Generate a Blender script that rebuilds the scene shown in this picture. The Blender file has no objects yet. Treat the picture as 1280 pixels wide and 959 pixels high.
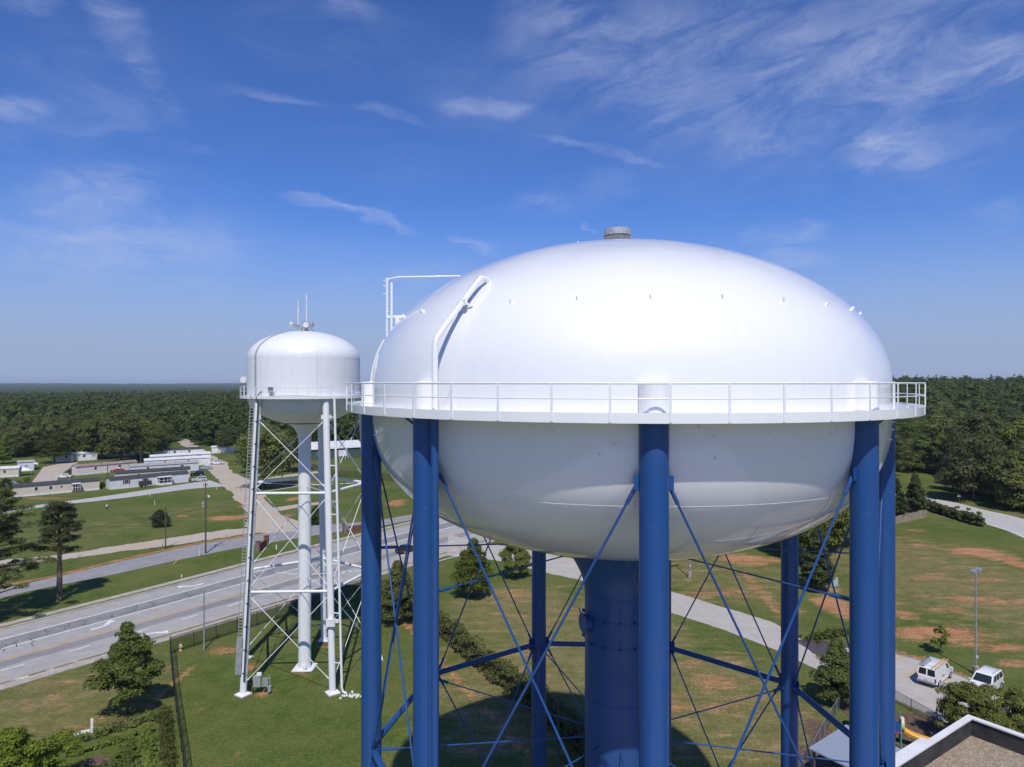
import bpy, bmesh, math, random
import numpy as np
from mathutils import Vector, Matrix

R = math.radians
F = 853.0          # focal length in photograph pixels (1280 wide)
CAMZ = 33.0        # camera height above the ground
HY = 478.5         # row of the horizon
sc = bpy.context.scene
C = sc.collection
rnd = random.Random(7)

# ------------------------------------------------------------------ camera, sky, sun, exposure
cam_d = bpy.data.cameras.new('camera')
cam_d.sensor_width = 36.0
cam_d.lens = F / 1280 * 36
cam_d.shift_y = -1.0 / 1280
cam_d.clip_start = 0.5
cam_d.clip_end = 30000
cam = bpy.data.objects.new('camera', cam_d)
cam.location = (0, 0, CAMZ)
cam.rotation_euler = (R(90), 0, 0)
C.objects.link(cam)
sc.camera = cam

SUN_EL, SUN_X = 54.0, 0.09          # elevation; the sun stands behind the camera, a little to its right
sun_dir = Vector((SUN_X, -1, 0)).normalized() * math.cos(R(SUN_EL)) + Vector((0, 0, math.sin(R(SUN_EL))))
sun_d = bpy.data.lights.new('sun', 'SUN')
sun_d.energy = 3.95
sun_d.angle = R(0.55)
sun_d.color = (1.0, 0.955, 0.89)
sun = bpy.data.objects.new('sun', sun_d)
sun.rotation_euler = sun_dir.to_track_quat('Z', 'Y').to_euler()
C.objects.link(sun)

world = bpy.data.worlds.new('World')
sc.world = world
world.use_nodes = True
wn = world.node_tree
wn.nodes.clear()


def N(nt, kind, **kw):
    n = nt.nodes.new(kind)
    for k, v in kw.items():
        if k.startswith('i_'):
            key = k[2:]
            key = int(key) if key.isdigit() else key.replace('_', ' ')
            n.inputs[key].default_value = v
        else:
            setattr(n, k, v)
    return n


def math_n(nt, op, a, b=None, c=None, clamp=False):
    n = nt.nodes.new('ShaderNodeMath')
    n.operation = op
    n.use_clamp = clamp
    for i, v in enumerate((a, b, c)):
        if v is None:
            continue
        if isinstance(v, (int, float)):
            n.inputs[i].default_value = v
        else:
            nt.links.new(v, n.inputs[i])
    return n.outputs[0]


def maprange(nt, v, a, b, c=0.0, d=1.0, smooth=True):
    n = nt.nodes.new('ShaderNodeMapRange')
    n.interpolation_type = 'SMOOTHSTEP' if smooth else 'LINEAR'
    nt.links.new(v, n.inputs[0])
    for i, x in enumerate((a, b, c, d)):
        n.inputs[i + 1].default_value = x
    return n.outputs[0]


def mixcol(nt, fac, a, b, blend='MIX'):
    n = nt.nodes.new('ShaderNodeMix')
    n.data_type = 'RGBA'
    n.blend_type = blend
    for sock, v in ((n.inputs[0], fac), (n.inputs[6], a), (n.inputs[7], b)):
        if isinstance(v, (int, float)):
            sock.default_value = v
        elif isinstance(v, (tuple, list)):
            sock.default_value = (v[0], v[1], v[2], 1)
        else:
            nt.links.new(v, sock)
    return n.outputs[2]


def px_dir(px, py):
    """direction (unnormalised, y = 1) of a photograph pixel: used to place the cirrus streaks on the sky"""
    return ((px - 640) / F, (HY - py) / F)


sky = N(wn, 'ShaderNodeTexSky', sky_type='NISHITA', sun_disc=False)
sky.sun_elevation = R(SUN_EL)
sky.sun_rotation = math.atan2(sun_dir.x, sun_dir.y)
sky.altitude = 200
sky.air_density = 1.0
sky.dust_density = 0.1
sky.ozone_density = 4.5
geo = N(wn, 'ShaderNodeTexCoord')
sepd = N(wn, 'ShaderNodeSeparateXYZ')
wn.links.new(geo.outputs['Generated'], sepd.inputs[0])
dx, dy, dz = sepd.outputs
# cirrus lie on a high sheet: the ray is cut with a plane overhead
zz = math_n(wn, 'MAXIMUM', math_n(wn, 'ADD', dz, 0.10), 0.03)
cx_ = math_n(wn, 'DIVIDE', dx, zz)
cy_ = math_n(wn, 'DIVIDE', dy, zz)
comb = N(wn, 'ShaderNodeCombineXYZ')
wn.links.new(cx_, comb.inputs[0])
wn.links.new(cy_, comb.inputs[1])


def cloud_noise(rot, scale, loc, nscale, detail, rough, dist):
    m = N(wn, 'ShaderNodeMapping')
    m.inputs['Rotation'].default_value = (0, 0, R(rot))
    m.inputs['Scale'].default_value = scale
    m.inputs['Location'].default_value = loc
    wn.links.new(comb.outputs[0], m.inputs[0])
    n = N(wn, 'ShaderNodeTexNoise')
    n.inputs['Scale'].default_value = nscale
    n.inputs['Detail'].default_value = detail
    n.inputs['Roughness'].default_value = rough
    n.inputs['Distortion'].default_value = dist
    wn.links.new(m.outputs[0], n.inputs['Vector'])
    return n.outputs[0]


nA = cloud_noise(25, (0.7, 1.3, 1), (3.1, 1.7, 0), 1.1, 9, 0.60, 0.9)
nC = cloud_noise(0, (1, 1, 1), (1.3, 9.2, 0), 0.55, 4, 0.5, 0.2)
cover = math_n(wn, 'MULTIPLY', math_n(wn, 'MULTIPLY', maprange(wn, nA, 0.48, 0.85), maprange(wn, nC, 0.42, 0.66)), 0.20)
# single streaks and veils of cirrus with a place of their own, written as capsules on the y = 1 plane
ysafe = math_n(wn, 'MAXIMUM', dy, 0.05)
su0 = math_n(wn, 'DIVIDE', dx, ysafe)
sv0 = math_n(wn, 'DIVIDE', dz, ysafe)
wob = cloud_noise(0, (1, 1, 1), (5, 5, 0), 3.0, 6, 0.6, 0)
wob2 = cloud_noise(40, (1, 1, 1), (9, 2, 0), 3.0, 6, 0.6, 0)
su = math_n(wn, 'ADD', su0, math_n(wn, 'MULTIPLY', math_n(wn, 'SUBTRACT', wob2, 0.5), 0.09))
sv = math_n(wn, 'ADD', sv0, math_n(wn, 'MULTIPLY', math_n(wn, 'SUBTRACT', wob, 0.5), 0.07))


def fibre(ang, sx, sy, loc, dist):
    c = N(wn, 'ShaderNodeCombineXYZ')
    wn.links.new(su, c.inputs[0])
    wn.links.new(sv, c.inputs[1])
    m0 = N(wn, 'ShaderNodeMapping')
    m0.vector_type = 'TEXTURE'
    m0.inputs['Rotation'].default_value = (0, 0, R(ang))
    m0.inputs['Location'].default_value = loc
    m0.inputs['Scale'].default_value = (1 / sx, 1 / sy, 1)
    wn.links.new(c.outputs[0], m0.inputs[0])
    n = N(wn, 'ShaderNodeTexNoise')
    n.inputs['Scale'].default_value = 1.0
    n.inputs['Detail'].default_value = 10
    n.inputs['Roughness'].default_value = 0.64
    n.inputs['Distortion'].default_value = dist
    wn.links.new(m0.outputs[0], n.inputs['Vector'])
    return n.outputs[0]


fA = fibre(22, 4.5, 13, (0.3, 0.2, 0), 0.9)
fB = fibre(-9, 4.5, 17, (1.3, 0.7, 0), 0.7)
fD = fibre(5, 9, 11, (2.3, 1.7, 0), 0.6)
side = maprange(wn, su0, -0.15, 0.10)
fmix = math_n(wn, 'ADD', math_n(wn, 'MULTIPLY', fA, side), math_n(wn, 'MULTIPLY', fB, math_n(wn, 'SUBTRACT', 1.0, side)))
fray = math_n(wn, 'ADD', math_n(wn, 'MULTIPLY', maprange(wn, fmix, 0.32, 0.78), 1.25), math_n(wn, 'MULTIPLY', maprange(wn, fD, 0.35, 0.75), 0.35))
STREAKS = [  # x0, y0, x1, y1 (photo pixels), half width, strength
    (120, -5, 178, 62, 15, .34), (160, 40, 224, 172, 9, .28), (355, 250, 440, 264, 6, .40), (410, 256, 526, 288, 4, .38),
    (555, 296, 628, 316, 4, .38), (-40, 133, 70, 142, 7, .40), (45, 228, 210, 242, 15, .30),
    (-20, 275, 330, 325, 28, .32), (-20, 310, 200, 340, 18, .20), (540, 128, 690, 142, 8, .42), (610, 268, 740, 243, 8, .30),
    (725, 275, 744, 300, 2.4, .34), (240, 110, 420, 130, 4, .20), (420, 130, 560, 156, 4, .22), (650, 168, 880, 212, 3.5, .22),
    (655, 10, 720, 70, 34, .30), (700, 70, 900, 100, 42, .30), (900, 20, 1290, 70, 80, .26), (660, 20, 1000, 10, 40, .22), (960, 150, 1180, 90, 50, .20), (1090, 195, 1160, 175, 17, .42),
    (1215, 80, 1300, 72, 18, .36), (900, 195, 980, 165, 20, .22), (1090, 120, 1180, 105, 18, .22), (925, 298, 1040, 285, 7, .40),
    (930, 322, 1050, 322, 7, .26), (0, 5, 80, 5, 9, .28), (410, 15, 480, 5, 12, .20), (780, 140, 1000, 60, 45, .16),
    (480, 345, 590, 335, 9, .26), (1210, 270, 1290, 258, 9, .2), (380, 355, 460, 352, 6, .2), (160, 180, 280, 184, 4, .2)]
STREAKS += [(-40, 250, 330, 300, 40, .20), (300, 20, 520, 60, 30, .14), (520, 90, 700, 150, 34, .16), (820, 180, 1100, 110, 60, .16), (1100, 60, 1320, 20, 50, .16), (1000, 215, 1300, 180, 30, .12), (0, 60, 260, 120, 40, .12), (-30, 160, 200, 150, 22, .14), (640, 255, 820, 225, 14, .14)]
for (x0, y0, x1, y1, hw, st) in STREAKS:
    a, b = px_dir(x0, y0), px_dir(x1, y1)
    ex, ey = b[0] - a[0], b[1] - a[1]
    L = math.hypot(ex, ey)
    ex, ey = ex / L, ey / L
    La, Lb = L * .5 + 1.6 * hw / F, 2.5 * hw / F
    pu = math_n(wn, 'SUBTRACT', su, (a[0] + b[0]) / 2)
    pv = math_n(wn, 'SUBTRACT', sv, (a[1] + b[1]) / 2)
    qa = math_n(wn, 'ADD', math_n(wn, 'MULTIPLY', pu, ex / La), math_n(wn, 'MULTIPLY', pv, ey / La))
    qb = math_n(wn, 'SUBTRACT', math_n(wn, 'MULTIPLY', pv, ex / Lb), math_n(wn, 'MULTIPLY', pu, ey / Lb))
    q = math_n(wn, 'ADD', math_n(wn, 'MULTIPLY', qa, qa), math_n(wn, 'MULTIPLY', qb, qb))
    m = maprange(wn, q, 1.0, 0.0)
    m = math_n(wn, 'MULTIPLY', m, math_n(wn, 'ADD', math_n(wn, 'MULTIPLY', m, .4), .6))
    cover = math_n(wn, 'ADD', cover, math_n(wn, 'MULTIPLY', math_n(wn, 'MULTIPLY', m, fray), st * (.80 if hw < 25 else .62)))
cover = math_n(wn, 'MULTIPLY', cover, maprange(wn, dz, 0.0, 0.12))
cover = math_n(wn, 'MINIMUM', cover, 0.62)
skyc = mixcol(wn, 1.0, sky.outputs[0], (0.54, 0.77, 1.27), 'MULTIPLY')
# pale air low over the horizon
low = maprange(wn, dz, 0.25, 0.0)
skyc = mixcol(wn, low, skyc, (3.35, 4.15, 6.1))
skymix = mixcol(wn, cover, skyc, (5.2, 5.8, 8.0))
bg = N(wn, 'ShaderNodeBackground')
bg.inputs['Strength'].default_value = 0.10
wn.links.new(skymix, bg.inputs[0])
wo = N(wn, 'ShaderNodeOutputWorld')
wn.links.new(bg.outputs[0], wo.inputs[0])

sc.view_settings.view_transform = 'Standard'
sc.view_settings.look = 'None'
sc.view_settings.exposure = 0.0
sc.view_settings.gamma = 1.0
sc.view_settings.use_curve_mapping = False
sc.cycles.max_bounces = 5
sc.cycles.diffuse_bounces = 3
sc.cycles.glossy_bounces = 2
sc.cycles.transparent_max_bounces = 12
sc.cycles.volume_bounces = 0
sc.cycles.volume_max_steps = 64
sc.cycles.caustics_reflective = False
sc.cycles.caustics_refractive = False
sc.cycles.use_denoising = True


# ------------------------------------------------------------------ helpers
def G(px, py, z=0.0):
    """the point at height z that the photograph shows at pixel (px, py)"""
    Y = (CAMZ - z) * F / (py - HY)
    return ((px - 640) / F * Y, Y)


def GP(pts, z=0.0):
    return [G(x, y, z) for x, y in pts]


def tag(o, label=None, cat=None, group=None, kind=None):
    for k, v in (('label', label), ('category', cat), ('group', group), ('kind', kind)):
        if v:
            o[k] = v
    return o


def empty(name, label, cat, loc=(0, 0, 0), rz=0.0, group=None):
    o = bpy.data.objects.new(name, None)
    o.empty_display_size = 0.3
    C.objects.link(o)
    o.location = loc
    o.rotation_euler = (0, 0, rz)
    return tag(o, label, cat, group)


KIDS = {}


def copy_obj(o, parent=None):
    c = o.copy()
    C.objects.link(c)
    if parent is not None:
        c.parent = parent
        KIDS.setdefault(parent.name, []).append(c)
    for ch in list(KIDS.get(o.name, ())):
        copy_obj(ch, c)
    return c


class MB:
    """collects shapes, builds ONE mesh object"""

    def __init__(self):
        self.v, self.f, self.m = [], [], []

    def add(self, verts, faces, mi=0):
        b = len(self.v)
        self.v.extend(tuple(x) for x in verts)
        self.f.extend(tuple(i + b for i in fc) for fc in faces)
        self.m.extend([mi] * len(faces))
        return self

    def box(self, c, s, rz=0.0, mi=0, top=1.0):
        hx, hy, hz = s[0] / 2, s[1] / 2, s[2] / 2
        vs = []
        for z, k in ((-hz, 1.0), (hz, top)):
            for x, y in ((-hx, -hy), (hx, -hy), (hx, hy), (-hx, hy)):
                x, y = x * k, y * k
                vs.append((c[0] + x * math.cos(rz) - y * math.sin(rz), c[1] + x * math.sin(rz) + y * math.cos(rz), c[2] + z))
        return self.add(vs, [(3, 2, 1, 0), (4, 5, 6, 7), (0, 1, 5, 4), (1, 2, 6, 5), (2, 3, 7, 6), (3, 0, 4, 7)], mi)

    def bar(self, p, q, w, h, mi=0, up=(0, 0, 1)):
        p, q = Vector(p), Vector(q)
        d = (q - p).normalized()
        s = d.cross(Vector(up))
        if s.length < 1e-5:
            s = d.cross(Vector((0, 1, 0)))
        s.normalize()
        u = s.cross(d).normalized()
        vs = []
        for e in (p, q):
            for a, b in ((-1, -1), (1, -1), (1, 1), (-1, 1)):
                vs.append(e + s * (a * w / 2) + u * (b * h / 2))
        return self.add(vs, [(3, 2, 1, 0), (4, 5, 6, 7), (0, 1, 5, 4), (1, 2, 6, 5), (2, 3, 7, 6), (3, 0, 4, 7)], mi)

    def tube(self, pts, r, seg=10, mi=0, caps=True, closed=False):
        pts = [Vector(p) for p in pts]
        n = len(pts)
        rs = list(r) if isinstance(r, (list, tuple)) else [r] * n
        vs, fs = [], []
        prev = None
        for i, p in enumerate(pts):
            if closed:
                d = pts[(i + 1) % n] - pts[i - 1]
            else:
                d = (pts[min(i + 1, n - 1)] - pts[max(i - 1, 0)])
            d.normalize()
            if prev is None:
                a = Vector((0, 0, 1)) if abs(d.z) < 0.9 else Vector((1, 0, 0))
                prev = d.cross(a).normalized()
            u = (prev - d * prev.dot(d)).normalized()
            prev = u
            w = d.cross(u)
            for k in range(seg):
                t = 2 * math.pi * k / seg
                vs.append(p + (u * math.cos(t) + w * math.sin(t)) * rs[i])
        rng = n if closed else n - 1
        for i in range(rng):
            j = (i + 1) % n
            for k in range(seg):
                k2 = (k + 1) % seg
                fs.append((i * seg + k, i * seg + k2, j * seg + k2, j * seg + k))
        if caps and not closed:
            fs.append(tuple(range(seg - 1, -1, -1)))
            fs.append(tuple((n - 1) * seg + k for k in range(seg)))
        return self.add(vs, fs, mi)

    def lathe(self, prof, seg=96, c=(0, 0), mi=0):
        """prof: (r, z) list from bottom to top"""
        vs, fs, rows = [], [], []
        for r, z in prof:
            if r < 1e-6:
                rows.append([len(vs)])
                vs.append((c[0], c[1], z))
            else:
                rows.append(list(range(len(vs), len(vs) + seg)))
                for k in range(seg):
                    t = 2 * math.pi * k / seg
                    vs.append((c[0] + r * math.cos(t), c[1] + r * math.sin(t), z))
        for a, b in zip(rows, rows[1:]):
            for k in range(seg):
                k2 = (k + 1) % seg
                if len(a) == 1 and len(b) == 1:
                    continue
                if len(a) == 1:
                    fs.append((a[0], b[k2], b[k]))
                elif len(b) == 1:
                    fs.append((a[k], a[k2], b[0]))
                else:
                    fs.append((a[k], a[k2], b[k2], b[k]))
        return self.add(vs, fs, mi)

    def prism(self, poly, z0, z1, mi=0, bottom=True):
        n = len(poly)
        area = sum(poly[i][0] * poly[(i + 1) % n][1] - poly[(i + 1) % n][0] * poly[i][1] for i in range(n))
        if area < 0:
            poly = poly[::-1]
        vs = [(x, y, z0) for x, y in poly] + [(x, y, z1) for x, y in poly]
        fs = [tuple(n + i for i in range(n))]
        if bottom:
            fs.append(tuple(range(n - 1, -1, -1)))
        for i in range(n):
            j = (i + 1) % n
            fs.append((i, j, n + j, n + i))
        return self.add(vs, fs, mi)

    def build(self, name, mats, parent=None, smooth=None, bevel=0.0):
        me = bpy.data.meshes.new(name)
        me.from_pydata(self.v, [], self.f)
        mats = mats if isinstance(mats, (list, tuple)) else [mats]
        for m in mats:
            me.materials.append(m)
        if len(mats) > 1:
            me.polygons.foreach_set('material_index', self.m)
        if bevel:
            bm = bmesh.new()
            bm.from_mesh(me)
            bmesh.ops.bevel(bm, geom=list(bm.edges), offset=bevel, segments=2, affect='EDGES', clamp_overlap=True)
            bm.to_mesh(me)
            bm.free()
        if smooth is not None:
            me.polygons.foreach_set('use_smooth', [True] * len(me.polygons))
            me.set_sharp_from_angle(angle=R(smooth))
        me.update()
        o = bpy.data.objects.new(name, me)
        C.objects.link(o)
        if parent is not None:
            o.parent = parent
            KIDS.setdefault(parent.name, []).append(o)
        return o


def np_mesh(name, verts, quads, mats, parent=None, link=True, mat_idx=None):
    me = bpy.data.meshes.new(name)
    nv, nq = len(verts), len(quads)
    me.vertices.add(nv)
    me.vertices.foreach_set('co', np.asarray(verts, np.float32).ravel())
    me.loops.add(nq * 4)
    me.loops.foreach_set('vertex_index', np.asarray(quads, np.int32).ravel())
    me.polygons.add(nq)
    me.polygons.foreach_set('loop_start', np.arange(0, nq * 4, 4, dtype=np.int32))
    me.polygons.foreach_set('loop_total', np.full(nq, 4, np.int32))
    for m in (mats if isinstance(mats, (list, tuple)) else [mats]):
        me.materials.append(m)
    me.update(calc_edges=True)
    o = bpy.data.objects.new(name, me)
    if link:
        C.objects.link(o)
    if parent is not None:
        o.parent = parent
        KIDS.setdefault(parent.name, []).append(o)
    return o


# ------------------------------------------------------------------ materials
def principled(name, col, rough=0.6, spec=0.4, metal=0.0, coat=0.0):
    m = bpy.data.materials.new(name)
    m.use_nodes = True
    nt = m.node_tree
    b = nt.nodes['Principled BSDF']
    b.inputs['Base Color'].default_value = (*col, 1)
    b.inputs['Roughness'].default_value = rough
    b.inputs['Specular IOR Level'].default_value = spec
    b.inputs['Metallic'].default_value = metal
    b.inputs['Coat Weight'].default_value = coat
    return m, nt, b


def objcoord(nt, scale=(1, 1, 1), world=False):
    if world:
        g = nt.nodes.new('ShaderNodeNewGeometry')
        src = g.outputs['Position']
    else:
        g = nt.nodes.new('ShaderNodeTexCoord')
        src = g.outputs['Object']
    mp = nt.nodes.new('ShaderNodeMapping')
    mp.inputs['Scale'].default_value = scale
    nt.links.new(src, mp.inputs[0])
    return mp.outputs[0]


def noise(nt, vec, scale, detail=4, rough=0.55, dist=0.0):
    n = nt.nodes.new('ShaderNodeTexNoise')
    n.inputs['Scale'].default_value = scale
    n.inputs['Detail'].default_value = detail
    n.inputs['Roughness'].default_value = rough
    n.inputs['Distortion'].default_value = dist
    nt.links.new(vec, n.inputs['Vector'])
    return n.outputs[0]


def bump(nt, b, h, strength, dist=0.02):
    n = nt.nodes.new('ShaderNodeBump')
    n.inputs['Strength'].default_value = strength
    n.inputs['Distance'].default_value = dist
    nt.links.new(h, n.inputs['Height'])
    nt.links.new(n.outputs[0], b.inputs['Normal'])


def mottled(name, c0, c1, scale=4.0, rough=0.6, spec=0.4, stretch=(1, 1, 1), detail=5, lo=0.35, hi=0.65, metal=0.0, coat=0.0, bmp=0.0, world=False):
    m, nt, b = principled(name, c0, rough, spec, metal, coat)
    v = objcoord(nt, stretch, world)
    n = noise(nt, v, scale, detail)
    nt.links.new(mixcol(nt, maprange(nt, n, lo, hi), c0, c1), b.inputs['Base Color'])
    if bmp:
        bump(nt, b, n, bmp)
    return m


def paint(name, c, stain, rough=0.3, amount=0.25, spec=0.5, coat=0.0):
    # coat: the clear gloss over the enamel
    """steel paint: nearly one colour, with faint streaks that ran down it and a slightly uneven gloss"""
    m, nt, b = principled(name, c, rough, spec, 0.0, coat)
    n1 = noise(nt, objcoord(nt, (2.2, 2.2, 0.10)), 1.6, 6, 0.6)
    n2 = noise(nt, objcoord(nt, (1, 1, 1)), 0.35, 4, 0.5)
    f = math_n(nt, 'MULTIPLY', maprange(nt, n1, 0.45, 0.85), amount)
    f = math_n(nt, 'ADD', f, math_n(nt, 'MULTIPLY', maprange(nt, n2, 0.4, 0.75), amount * 0.5))
    nt.links.new(mixcol(nt, f, c, stain), b.inputs['Base Color'])
    nt.links.new(maprange(nt, n2, 0.3, 0.7, rough * 0.75, rough * 1.3), b.inputs['Roughness'])
    b.inputs['Coat Roughness'].default_value = 0.06
    n3 = noise(nt, objcoord(nt, (1, 1, 1)), 0.8, 2, 0.5)
    bump(nt, b, n3, 0.05, 0.05)
    return m


M = {}
M['tank_white'] = paint('tank_white_paint', (0.82, 0.82, 0.82), (0.62, 0.61, 0.58), 0.38, 0.18, coat=0.9)
M['tower_white'] = paint('tower_white_paint', (0.78, 0.79, 0.80), (0.50, 0.49, 0.47), 0.35, 0.30)
M['blue'] = paint('tower_blue_paint', (0.015, 0.072, 0.240), (0.030, 0.070, 0.175), 0.36, 0.55)
M['galv'] = mottled('galvanised_steel', (0.56, 0.56, 0.55), (0.42, 0.42, 0.41), 6, 0.38, 0.5, metal=0.45)
M['steel_grey'] = mottled('grey_painted_steel', (0.30, 0.32, 0.34), (0.22, 0.24, 0.25), 3, 0.5)
M['dark_metal'] = mottled('dark_metal', (0.03, 0.03, 0.035), (0.05, 0.05, 0.05), 5, 0.5)
M['black'] = mottled('black_rubber', (0.015, 0.015, 0.016), (0.03, 0.03, 0.03), 8, 0.7)
M['concrete'] = mottled('concrete', (0.36, 0.33, 0.29), (0.26, 0.23, 0.20), 1.3, 0.9, 0.2, bmp=0.2)
M['rust_concrete'] = mottled('stained_concrete', (0.30, 0.25, 0.21), (0.20, 0.14, 0.10), 2.0, 0.9, 0.2)
M['white'] = mottled('white_paint', (0.78, 0.78, 0.77), (0.66, 0.65, 0.63), 1.2, 0.5)
M['glass'] = principled('window_glass', (0.02, 0.025, 0.03), 0.06, 0.7)[0]
M['bark'] = mottled('bark', (0.14, 0.11, 0.085), (0.07, 0.055, 0.045), 5, 0.9, 0.2, (1, 1, 0.25), bmp=0.5)
M['pine_bark'] = mottled('pine_bark', (0.20, 0.155, 0.125), (0.10, 0.075, 0.06), 4, 0.9, 0.2, (1, 1, 0.4), bmp=0.5)
M['pole_wood'] = mottled('weathered_pole_wood', (0.13, 0.11, 0.09), (0.08, 0.065, 0.055), 4, 0.9, 0.2, (1, 1, 0.15))
M['line_white'] = mottled('road_paint_white', (0.78, 0.78, 0.77), (0.48, 0.48, 0.47), 2.5, 0.7, lo=0.42, hi=0.75, world=True)
M['line_yellow'] = mottled('road_paint_yellow', (0.60, 0.37, 0.06), (0.36, 0.25, 0.09), 2.0, 0.7, lo=0.45, hi=0.8, world=True)


def leaf_mat(name, dark, light, scale=0.35, warm=None, transl=0.42):
    m = bpy.data.materials.new(name)
    m.use_nodes = True
    nt = m.node_tree
    b = nt.nodes['Principled BSDF']
    b.inputs['Roughness'].default_value = 0.55
    b.inputs['Specular IOR Level'].default_value = 0.25
    oi = nt.nodes.new('ShaderNodeObjectInfo')
    v = objcoord(nt, world=True)
    n1 = noise(nt, v, scale, 3, 0.6)
    n2 = noise(nt, v, 4.5, 2, 0.6)
    f = math_n(nt, 'ADD', math_n(nt, 'MULTIPLY', maprange(nt, n1, 0.3, 0.7), 0.55), math_n(nt, 'MULTIPLY', maprange(nt, n2, 0.3, 0.7), 0.45))
    col = mixcol(nt, f, tuple(1.18 * c for c in dark), tuple(1.18 * c for c in light))
    hs = nt.nodes.new('ShaderNodeHueSaturation')
    nt.links.new(col, hs.inputs['Color'])
    nt.links.new(maprange(nt, oi.outputs['Random'], 0, 1, 0.472, 0.508, False), hs.inputs['Hue'])
    r2 = math_n(nt, 'FRACT', math_n(nt, 'MULTIPLY', oi.outputs['Random'], 17.31))
    nt.links.new(maprange(nt, r2, 0, 1, 0.62, 1.30, False), hs.inputs['Value'])
    r3 = math_n(nt, 'FRACT', math_n(nt, 'MULTIPLY', oi.outputs['Random'], 5.77))
    nt.links.new(maprange(nt, r3, 0, 1, 0.85, 1.08, False), hs.inputs['Saturation'])
    nt.links.new(hs.outputs[0], b.inputs['Base Color'])
    tr = nt.nodes.new('ShaderNodeBsdfTranslucent')
    nt.links.new(hs.outputs[0], tr.inputs[0])
    mx = nt.nodes.new('ShaderNodeMixShader')
    mx.inputs[0].default_value = transl
    out = nt.nodes['Material Output']
    nt.links.new(b.outputs[0], mx.inputs[1])
    nt.links.new(tr.outputs[0], mx.inputs[2])
    nt.links.new(mx.outputs[0], out.inputs[0])
    return m


M['leaf_oak'] = leaf_mat('oak_leaves', (0.075, 0.108, 0.020), (0.165, 0.200, 0.042))
M['leaf_forest'] = leaf_mat('forest_leaves', (0.056, 0.086, 0.018), (0.155, 0.185, 0.042), 0.09)
M['leaf_bright'] = leaf_mat('bright_leaves', (0.100, 0.145, 0.020), (0.215, 0.255, 0.048), 0.5)
M['leaf_dark'] = leaf_mat('dark_leaves', (0.040, 0.064, 0.015), (0.092, 0.118, 0.028), 0.5)
M['leaf_pine'] = leaf_mat('pine_needles', (0.060, 0.084, 0.022), (0.130, 0.155, 0.046), 0.7)
M['leaf_hedge'] = leaf_mat('hedge_leaves', (0.078, 0.116, 0.019), (0.172, 0.215, 0.042), 0.8)

# ------------------------------------------------------------------ ground: one sheet, with bare clay, dry grass and mulch where the photo has them


def sstep(a, b, x):
    t = np.clip((x - a) / (b - a), 0, 1)
    return t * t * (3 - 2 * t)


def terrain(X, Y):
    """flat round the towers, a long rise under the woods east of the two-lane road, slow undulation far off"""
    X, Y = np.asarray(X, float), np.asarray(Y, float)
    d = np.hypot(X, Y)
    rise = 17 * sstep(240, 720, Y) * sstep(-0.10, 0.35, X / np.maximum(Y, 1)) * (1 - 0.55 * sstep(1200, 3000, d))
    und = 5 * sstep(700, 1800, d) * (np.sin(X / 410 + 1.3) * np.sin(Y / 530 + 0.4)) - 7 * sstep(800, 2200, d) * (1 - sstep(-0.10, 0.35, X / np.maximum(Y, 1)))
    far = 14 * sstep(4500, 8500, d)
    return rise + und + far


def axis(spec):
    out = []
    for a, b, s in spec:
        n = max(1, int(round((b - a) / s)))
        out.extend(np.linspace(a, b, n, endpoint=False))
    out.append(spec[-1][1])
    return np.array(out)


gx = axis([(-9000, -1500, 500), (-1500, -500, 100), (-500, -200, 10), (-200, -90, 2.5), (-90, 75, 0.8), (75, 135, 1.3), (135, 300, 10), (300, 1500, 100), (1500, 9000, 500)])
gy = axis([(-600, -40, 80), (-40, 40, 8), (40, 130, 0.8), (130, 210, 1.3), (210, 330, 3), (330, 900, 20), (900, 2500, 100), (2500, 11500, 500)])
GX, GY = np.meshgrid(gx, gy)
GZ = terrain(GX, GY)
nx, ny = len(gx), len(gy)
gv = np.stack([GX.ravel(), GY.ravel(), GZ.ravel()], 1)
ii = np.arange(nx * ny).reshape(ny, nx)
gq = np.stack([ii[:-1, :-1].ravel(), ii[:-1, 1:].ravel(), ii[1:, 1:].ravel(), ii[1:, :-1].ravel()], 1)


def blobs(lst):
    out = np.zeros_like(GX)
    for px, py, rx, ry, k in lst:
        x, y = G(px, py)
        wx = rx / F * y
        wy = ry * y * y / (CAMZ * F)
        d = np.sqrt(((GX - x) / wx) ** 2 + ((GY - y) / wy) ** 2)
        out = np.maximum(out, k * (1 - sstep(0.35, 1.25, d)))
    return out


def inpoly(poly):
    ins = np.zeros(GX.shape, bool)
    n = len(poly)
    for i in range(n):
        (x0, y0), (x1, y1) = poly[i], poly[(i + 1) % n]
        c = ((y0 > GY) != (y1 > GY)) & (GX < (x1 - x0) * (GY - y0) / (y1 - y0 + 1e-12) + x0)
        ins ^= c
    return ins


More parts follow.
